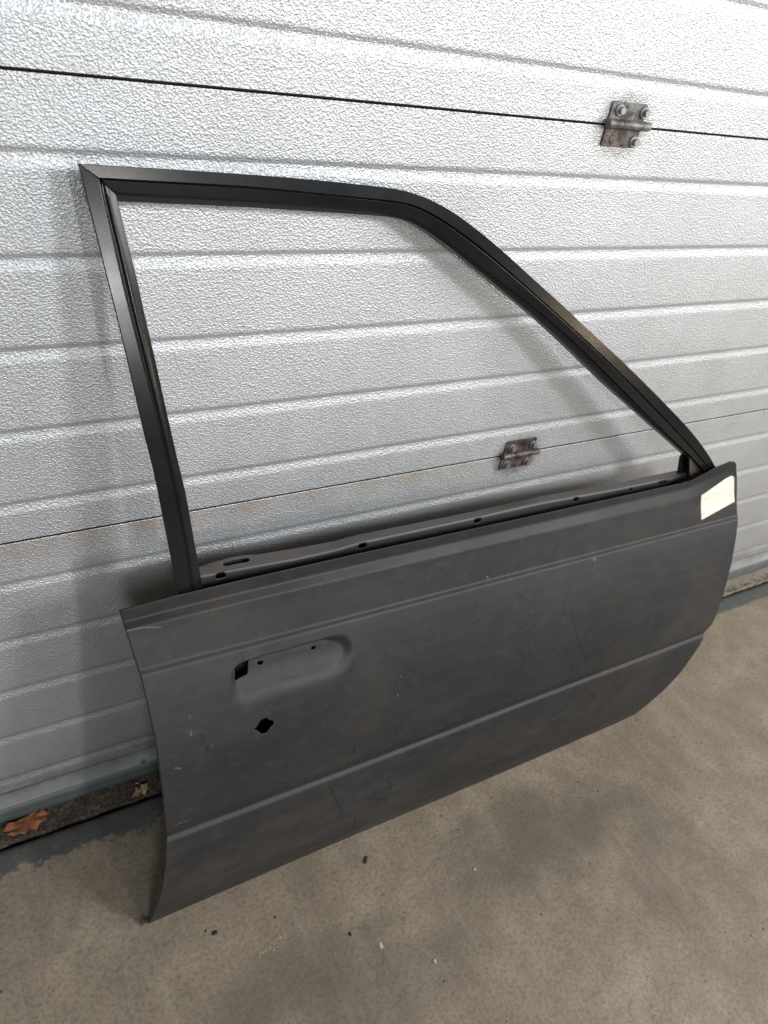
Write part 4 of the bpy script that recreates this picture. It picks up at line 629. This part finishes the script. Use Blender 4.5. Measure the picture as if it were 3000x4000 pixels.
POST = [np.array(c) for c in [[[0.13848,-0.02996,0.9852],[0.14058,-0.03312,0.97096],[0.1428,-0.03635,0.95642],[0.14519,-0.03965,0.94159],[0.14761,-0.04302,0.92642],[0.14996,-0.04647,0.91088],[0.15235,-0.05,0.89497],[0.15489,-0.05362,0.87872],[0.15748,-0.05731,0.86208],[0.16003,-0.0611,0.84503],[0.16254,-0.06499,0.82755],[0.16502,-0.06897,0.80963],[0.1675,-0.07305,0.79127],[0.16999,-0.07723,0.77245],[0.17249,-0.08152,0.75316],[0.1752,-0.08591,0.7334],[0.17836,-0.0904,0.71318],[0.18151,-0.09501,0.69242],[0.1841,-0.09976,0.67106],[0.18641,-0.10463,0.64911],[0.18878,-0.10964,0.62659],[0.1912,-0.11478,0.60347],[0.19368,-0.12005,0.57973],[0.19623,-0.12547,0.55535],[0.19884,-0.13104,0.53029]],[[0.15472,-0.03247,0.97391],[0.15633,-0.03559,0.95983],[0.15823,-0.03877,0.94552],[0.16046,-0.04201,0.93097],[0.16262,-0.04531,0.91608],[0.16471,-0.0487,0.90084],[0.16698,-0.05216,0.88529],[0.16941,-0.05568,0.86942],[0.17198,-0.05928,0.85321],[0.17466,-0.06297,0.83663],[0.17743,-0.06674,0.81968],[0.18029,-0.07059,0.80232],[0.18321,-0.07454,0.78456],[0.1862,-0.07858,0.76636],[0.18923,-0.08272,0.74772],[0.19211,-0.08697,0.72859],[0.19465,-0.09134,0.70896],[0.19705,-0.09581,0.68882],[0.19953,-0.1004,0.66818],[0.20214,-0.1051,0.64704],[0.20489,-0.10991,0.62535],[0.2074,-0.11485,0.60312],[0.20932,-0.11992,0.58032],[0.21094,-0.12511,0.55696],[0.21261,-0.13043,0.53301]],[[0.15701,-0.02991,0.97159],[0.15868,-0.03304,0.9575],[0.16063,-0.03622,0.94317],[0.16289,-0.03946,0.9286],[0.16511,-0.04277,0.9137],[0.16725,-0.04616,0.89844],[0.16953,-0.04962,0.88287],[0.17193,-0.05315,0.86697],[0.17448,-0.05676,0.85073],[0.17716,-0.06045,0.83413],[0.17992,-0.06422,0.81716],[0.18274,-0.06808,0.79978],[0.18562,-0.07204,0.78199],[0.18857,-0.07608,0.76377],[0.19157,-0.08023,0.74511],[0.19444,-0.08448,0.72598],[0.19703,-0.08885,0.70633],[0.19954,-0.09332,0.6862],[0.20211,-0.09791,0.66557],[0.20471,-0.10261,0.64442],[0.20739,-0.10742,0.62273],[0.20988,-0.11236,0.6005],[0.21185,-0.11743,0.57771],[0.21357,-0.12262,0.55436],[0.21534,-0.12794,0.53041]],[[0.1606,-0.03244,0.9685],[0.16241,-0.03554,0.95454],[0.16443,-0.0387,0.94033],[0.16674,-0.04191,0.92587],[0.16907,-0.04519,0.9111],[0.17134,-0.04855,0.89599],[0.17359,-0.05198,0.88054],[0.1759,-0.05549,0.86475],[0.17838,-0.05907,0.84864],[0.18103,-0.06273,0.83218],[0.18372,-0.06647,0.81534],[0.18641,-0.0703,0.7981],[0.18916,-0.07422,0.78045],[0.19199,-0.07823,0.7624],[0.19488,-0.08234,0.74391],[0.1977,-0.08655,0.72496],[0.20038,-0.09087,0.70553],[0.20312,-0.09529,0.68563],[0.20586,-0.09982,0.66524],[0.20842,-0.10447,0.64433],[0.21092,-0.10923,0.62289],[0.21332,-0.11411,0.60092],[0.21539,-0.11912,0.57839],[0.21732,-0.12425,0.55532],[0.21929,-0.1295,0.53165]],[[0.16517,-0.03204,0.96428],[0.16712,-0.03513,0.95039],[0.16923,-0.03827,0.93626],[0.1716,-0.04147,0.92187],[0.17407,-0.04473,0.90719],[0.17647,-0.04807,0.89216],[0.17872,-0.05149,0.87678],[0.18092,-0.05498,0.86104],[0.18333,-0.05855,0.84499],[0.18597,-0.06219,0.82862],[0.18859,-0.06591,0.81186],[0.19115,-0.06973,0.79469],[0.19377,-0.07363,0.77714],[0.19648,-0.07762,0.75918],[0.19926,-0.0817,0.7408],[0.20203,-0.08588,0.72198],[0.20483,-0.09017,0.7027],[0.20783,-0.09455,0.68297],[0.21077,-0.09904,0.66276],[0.21328,-0.10365,0.64201],[0.2156,-0.10838,0.62075],[0.21791,-0.11322,0.59896],[0.2201,-0.11818,0.57663],[0.22225,-0.12326,0.55375],[0.22446,-0.12847,0.5303]],[[0.17005,-0.03051,0.95966],[0.17215,-0.03358,0.94584],[0.17437,-0.03671,0.93175],[0.1768,-0.0399,0.91741],[0.17941,-0.04315,0.9028],[0.18195,-0.04647,0.88784],[0.18419,-0.04988,0.8725],[0.18629,-0.05337,0.8568],[0.18864,-0.05692,0.8408],[0.19126,-0.06055,0.82448],[0.19382,-0.06426,0.80777],[0.19625,-0.06806,0.79066],[0.19873,-0.07195,0.77317],[0.20132,-0.07592,0.75529],[0.204,-0.07999,0.73699],[0.20673,-0.08415,0.71826],[0.20965,-0.0884,0.69911],[0.21291,-0.09276,0.67953],[0.21605,-0.09722,0.65946],[0.21853,-0.10179,0.63885],[0.22066,-0.10649,0.61773],[0.22288,-0.11129,0.5961],[0.22519,-0.11622,0.57394],[0.22758,-0.12127,0.55122],[0.23003,-0.12644,0.52794]]]]
nin = np.array([0, .976, -.2169])      # into the door from the frame's outer face
def sweep(name, curves, depth, ext_end, mat, extra=None):
    cs = [c.copy() for c in curves]
    for i, c in enumerate(cs):
        d = c[-1] - c[-2]; d = d / np.linalg.norm(d); cs[i] = np.vstack([c, c[-1] + d * ext_end])
    o0 = cs[0]; i0 = cs[-1]
    def back(c, tgt):
        out = c.copy(); ref = cs[0]
        dd = ((c - ref) @ nin); return c + nin[None] * (tgt - dd)[:, None]
    inn = back(i0, depth)
    mid = i0 * .25 + o0 * .75
    ring = cs + [inn, back(mid, depth), back(mid, .008), back(o0, .0035)]
    G = np.array(ring); k, n = G.shape[:2]
    V = G.transpose(1, 0, 2).reshape(-1, 3); F = []
    for j in range(n - 1):
        for i in range(k):
            a = j * k + i; b = j * k + (i + 1) % k; F.append((a, b, b + k, a + k))
    F.append(tuple(range(k))[::-1]); F.append(tuple((n - 1) * k + i for i in range(k)))
    o = mesh_obj(name, V, F, mat, sharp=28)
    m = o.modifiers.new('bevel', 'BEVEL'); m.width = .0007; m.segments = 2; m.limit_method = 'ANGLE'; m.angle_limit = math.radians(35); m.use_clamp_overlap = True
    return pd(o)
sweep('window_rail', RAIL, .026, .03, M['black'])
# black rubber glass run along the inner side of the rail
def run_strip():
    a, b = RAIL[5], RAIL[7]; c = a * .25 + RAIL[6] * .75
    off = -nin * .0006
    rows = [a + off, c + off, b * .98 + c * .02 + off, b + nin * .012]
    G = np.array(rows); k, n = G.shape[:2]; V = G.transpose(1, 0, 2).reshape(-1, 3)
    F = [(j * k + i, j * k + i + 1, (j + 1) * k + i + 1, (j + 1) * k + i) for j in range(n - 1) for i in range(k - 1)]
    return pd(mesh_obj('glass_run', V, F, M['runrubber'], sharp=40))
run_strip()
sweep('rear_post', POST, .024, .035, M['black'])
# weld bead at the mitred corner
def tube(name, pts, r, mat):
    bm = bmesh.new(); pts = [Vector(p) for p in pts]; rings = []
    for i, p in enumerate(pts):
        d = (pts[min(i + 1, len(pts) - 1)] - pts[max(i - 1, 0)]).normalized(); a = d.cross(Vector((0, 1, .3))).normalized(); b = d.cross(a)
        rings.append([bm.verts.new(p + (a * math.cos(t) + b * math.sin(t)) * r) for t in np.linspace(0, 2 * math.pi, 9)[:-1]])
    for r0, r1 in zip(rings[:-1], rings[1:]):
        for k in range(8): bm.faces.new((r0[k], r0[(k + 1) % 8], r1[(k + 1) % 8], r1[k]))
    bm.faces.new(rings[0][::-1]); bm.faces.new(rings[-1])
    return bm_obj(name, bm, mat)
c0 = RAIL[3][0]; c1 = RAIL[5][0]
pd(tube('weld_bead', [c0 * (1 - t) + c1 * t + np.array([0, -.0006 - .0002 * math.sin(t * 25), 0]) for t in np.linspace(.1, 1, 10)], .0012, M['black']))
# mirror-corner bracket (black) and gusset; a dark disc stands in for its shaded hole
def slab(name, pts, mat, dirv, t):
    P0 = [np.array(p) for p in pts]; n = len(P0); dv = np.array(dirv) * t
    V = P0 + [p + dv for p in P0]
    F = [tuple(range(n)), tuple(range(2 * n - 1, n - 1, -1))] + [(i, i + n, (i + 1) % n + n, (i + 1) % n) for i in range(n)]
    return pd(mesh_obj(name, V, F, mat, sharp=20))
slab('corner_bracket', [[1.11002,-0.095,0.55796],[1.10709,-0.095,0.55258],[1.12073,-0.095,0.51829],[1.10756,-0.095,0.50033],[1.0879,-0.095,0.4918],[1.16736,-0.095,0.49002],[1.13421,-0.095,0.54803]], M['runrubber'], (0, 1, 0), .004)
gus = slab('corner_gusset', [[1.09738,-0.116,0.56766],[1.13232,-0.116,0.50992],[1.1765,-0.116,0.51393],[1.15934,-0.116,0.52524]], M['ledge'], (0, 1, 0), .002)
gh = [1.134,-0.116,0.52582]
bm = bmesh.new(); cyl(bm, (gh[0], gh[1] - .0006, gh[2]), .0085, .0085, .0016, seg=24); g_ = bm_obj('gusset_hole_disc', bm, M['dark']); g_.parent = gus; g_.matrix_parent_inverse = Matrix.Translation(-door.location)

# ================================================================== small things on the ground
def leaf(name, outline, mat, loc, label, cat, lift=.004, curl=.006, rot=0):
    bm = bmesh.new(); pts = np.array(outline); c = pts.mean(0)
    ringsN = 5; V = [bm.verts.new((0, 0, lift))]; rings = []
    for r in range(1, ringsN + 1):
        f = r / ringsN; ring = []
        for i, p in enumerate(pts):
            q = (p - c) * f; z = lift + curl * f * f * math.sin(i * 1.9 + r * .7) * .6 + .0012 * math.sin(q[0] * 700 + i) * f
            ring.append(bm.verts.new((q[0], q[1], max(z, .0008))))
        rings.append(ring)
    n = len(pts)
    for i in range(n): bm.faces.new((V[0], rings[0][i], rings[0][(i + 1) % n]))
    for a, b in zip(rings[:-1], rings[1:]):
        for i in range(n): bm.faces.new((a[i], b[i], b[(i + 1) % n], a[(i + 1) % n]))
    o = bm_obj(name, bm, mat); o.location = loc; o.rotation_euler[2] = rot
    m = o.modifiers.new('thickness', 'SOLIDIFY'); m.thickness = .0004
    return tag(o, label, cat)
ol = [(-.036, .006), (-.03, .0), (-.033, -.006), (-.024, -.011), (-.018, -.008), (-.008, -.016), (0, -.011), (.008, -.015), (.014, -.008), (.026, -.009), (.024, -.002), (.031, .004), (.026, .010), (.034, .016), (.022, .013), (.014, .017), (.006, .012), (-.004, .015), (-.014, .010), (-.026, .012)]
leaf('dry_leaf', ol, M['leaf'], (-.003, -.0165, -.002), 'crumpled orange brown dry leaf lying on the sill under the garage door', 'leaf', .006, .007, .1)
ok = [(-.017, -.003), (-.011, -.002), (-.008, -.008), (-.002, -.005), (.002, -.010), (.008, -.005), (.014, -.008), (.013, -.001), (.018, .004), (.011, .004), (.008, .010), (.002, .005), (-.004, .009), (-.007, .003), (-.014, .003)]
leaf('oak_leaf', ok, M['oak'], (.168, -.028, -.001), 'small tan lobed oak leaf on the dirty sill close to the car door edge', 'leaf', .005, .006, .3)
for (x, y, r, L, lb) in ((.176, -.0165, .05, .013, 'longer pale straw bit just above the tan oak leaf'), (.166, -.0095, .02, .006, 'shorter pale straw bit farther behind the tan oak leaf')):
    tw = tube('straw_bit', [(-L / 2, 0, .0012), (0, .0004, .0016), (L / 2, 0, .0012)], .0008, M['twig']); tw.location = (x, y, -.0025); tw.rotation_euler[2] = r
    tag(tw, lb, 'straw', 'straw bits on the sill')
def lump(name, loc, r, flat, mat, label, cat, group=None, seed=0, long=1.0, rz=0):
    rr = random.Random(seed); bm = bmesh.new(); bmesh.ops.create_icosphere(bm, subdivisions=2, radius=r)
    for v in bm.verts:
        k = 1 + rr.uniform(-.45, .3); v.co *= k; v.co.z *= flat; v.co.x *= long
    o = bm_obj(name, bm, mat, sharp=60); o.location = (loc[0], loc[1], r * flat * .6); o.rotation_euler[2] = rz
    return tag(o, label, cat, group) if label else o
lump('black_chip', (0.4592, -0.287), 0.0036, 0.35, M['chip'], 'small black chip on the floor in front of the car door bottom edge', 'chip', None, 1, 2.0, 0.8)
lump('black_chip', (0.2038, -0.2938), 0.003, 0.35, M['chip'], 'black crumb on the floor nearest the rear lower corner of the car door', 'chip', None, 2, 1.6, 0.2)
lump('black_chip', (0.3847, -0.379), 0.0022, 0.4, M['chip'], 'tiny black crumb on the floor between the yellow residue and the pale flattened pebble', 'chip', None, 3, 1.5, 1.2)
lump('pale_pebble', (0.4198, -0.413), 0.0032, 0.12, M['speck'], 'pale flattened pebble on the floor right of the yellow residue', 'pebble', None, 7, 1.6, 1.3)
lump('pale_pebble', (0.482, -0.4669), 0.003, 0.5, M['speck'], 'small whitish pebble on the bright lower part of the floor', 'pebble', None, 9, 1.0, 0)
lump('pale_pebble', (0.6187, -0.374), 0.0022, 0.5, M['speck'], 'tiny white pebble on the floor well right of the black chip', 'pebble', None, 10, 1.2, 0.5)
def residue():
    rr = random.Random(11); V = []; F = []
    blobs = [((.2571, -.3466), .004, .0030), ((.2625, -.3455), .005, .0040), ((.270, -.3478), .006, .0055), ((.277, -.3470), .006, .0055), ((.283, -.3430), .006, .0050), ((.2865, -.3370), .005, .0040), ((.2870, -.3310), .004, .0032), ((.2745, -.3410), .005, .004)]
    for (c, sx, sy) in blobs:
        for _ in range(13):
            x = c[0] + rr.gauss(0, sx * .55); y = c[1] + rr.gauss(0, sy * .55); r = rr.uniform(.0005, .0019); n = rr.randint(5, 8); k = len(V); a0 = rr.uniform(0, 6)
            V.append((x, y, .0006 + rr.uniform(0, .0006)))
            for i in range(n):
                a = a0 + 2 * math.pi * i / n; q = r * rr.uniform(.45, 1.3); V.append((x + q * math.cos(a), y + q * math.sin(a), .0002))
            F += [(k, k + 1 + i, k + 1 + (i + 1) % n) for i in range(n)]
    tag(mesh_obj('dried_residue', V, F, M['flake'], smooth=False), 'crusty yellowish dried residue stuck to the floor in front of the car door', 'residue')
residue()
# grit and crumbs on the sill and floor (uncountable)
def grit(name, n, area_fn, mat, rmin, rmax, label, cat):
    V = []; F = []
    base = [(1, 0, 0), (-1, 0, 0), (0, 1, 0), (0, -1, 0), (0, 0, 1), (0, 0, -1)]
    fc = [(0, 2, 4), (2, 1, 4), (1, 3, 4), (3, 0, 4), (2, 0, 5), (1, 2, 5), (3, 1, 5), (0, 3, 5)]
    for i in range(n):
        x, y, z = area_fn(); r = random.uniform(rmin, rmax) * random.uniform(.4, 1); k = len(V); a = random.uniform(0, 6.28)
        for b in base:
            q = [c * r * random.uniform(.6, 1.3) for c in b]
            V.append((x + q[0] * math.cos(a) - q[1] * math.sin(a), y + q[0] * math.sin(a) + q[1] * math.cos(a), z + q[2] * .6 + r * .2))
        F += [tuple(k + j for j in f) for f in fc]
    o = mesh_obj(name, V, F, mat, smooth=False); tag(o, label, cat); o['kind'] = 'stuff'; return o
grit('soil_crumbs', 3200, lambda: (random.uniform(-.3, 2.1), min(-.003, -.035 + abs(random.gauss(0, .009))), -.0045), M['soil'], .0006, .0032, 'dark brown soil crumbs gathered along the gap of the sill', 'soil')
grit('pale_grit', 170, lambda: (random.uniform(-.3, 2.0), -.06 - abs(random.gauss(0, .45)), 0), M['speck'], .0005, .0013, 'tiny pale specks of grit scattered over the concrete floor', 'grit')
grit('dark_grit', 260, lambda: (random.uniform(-.3, 2.0), -.06 - abs(random.gauss(0, .5)), 0), M['soil'], .0005, .0014, 'tiny dark crumbs scattered over the concrete floor', 'grit')
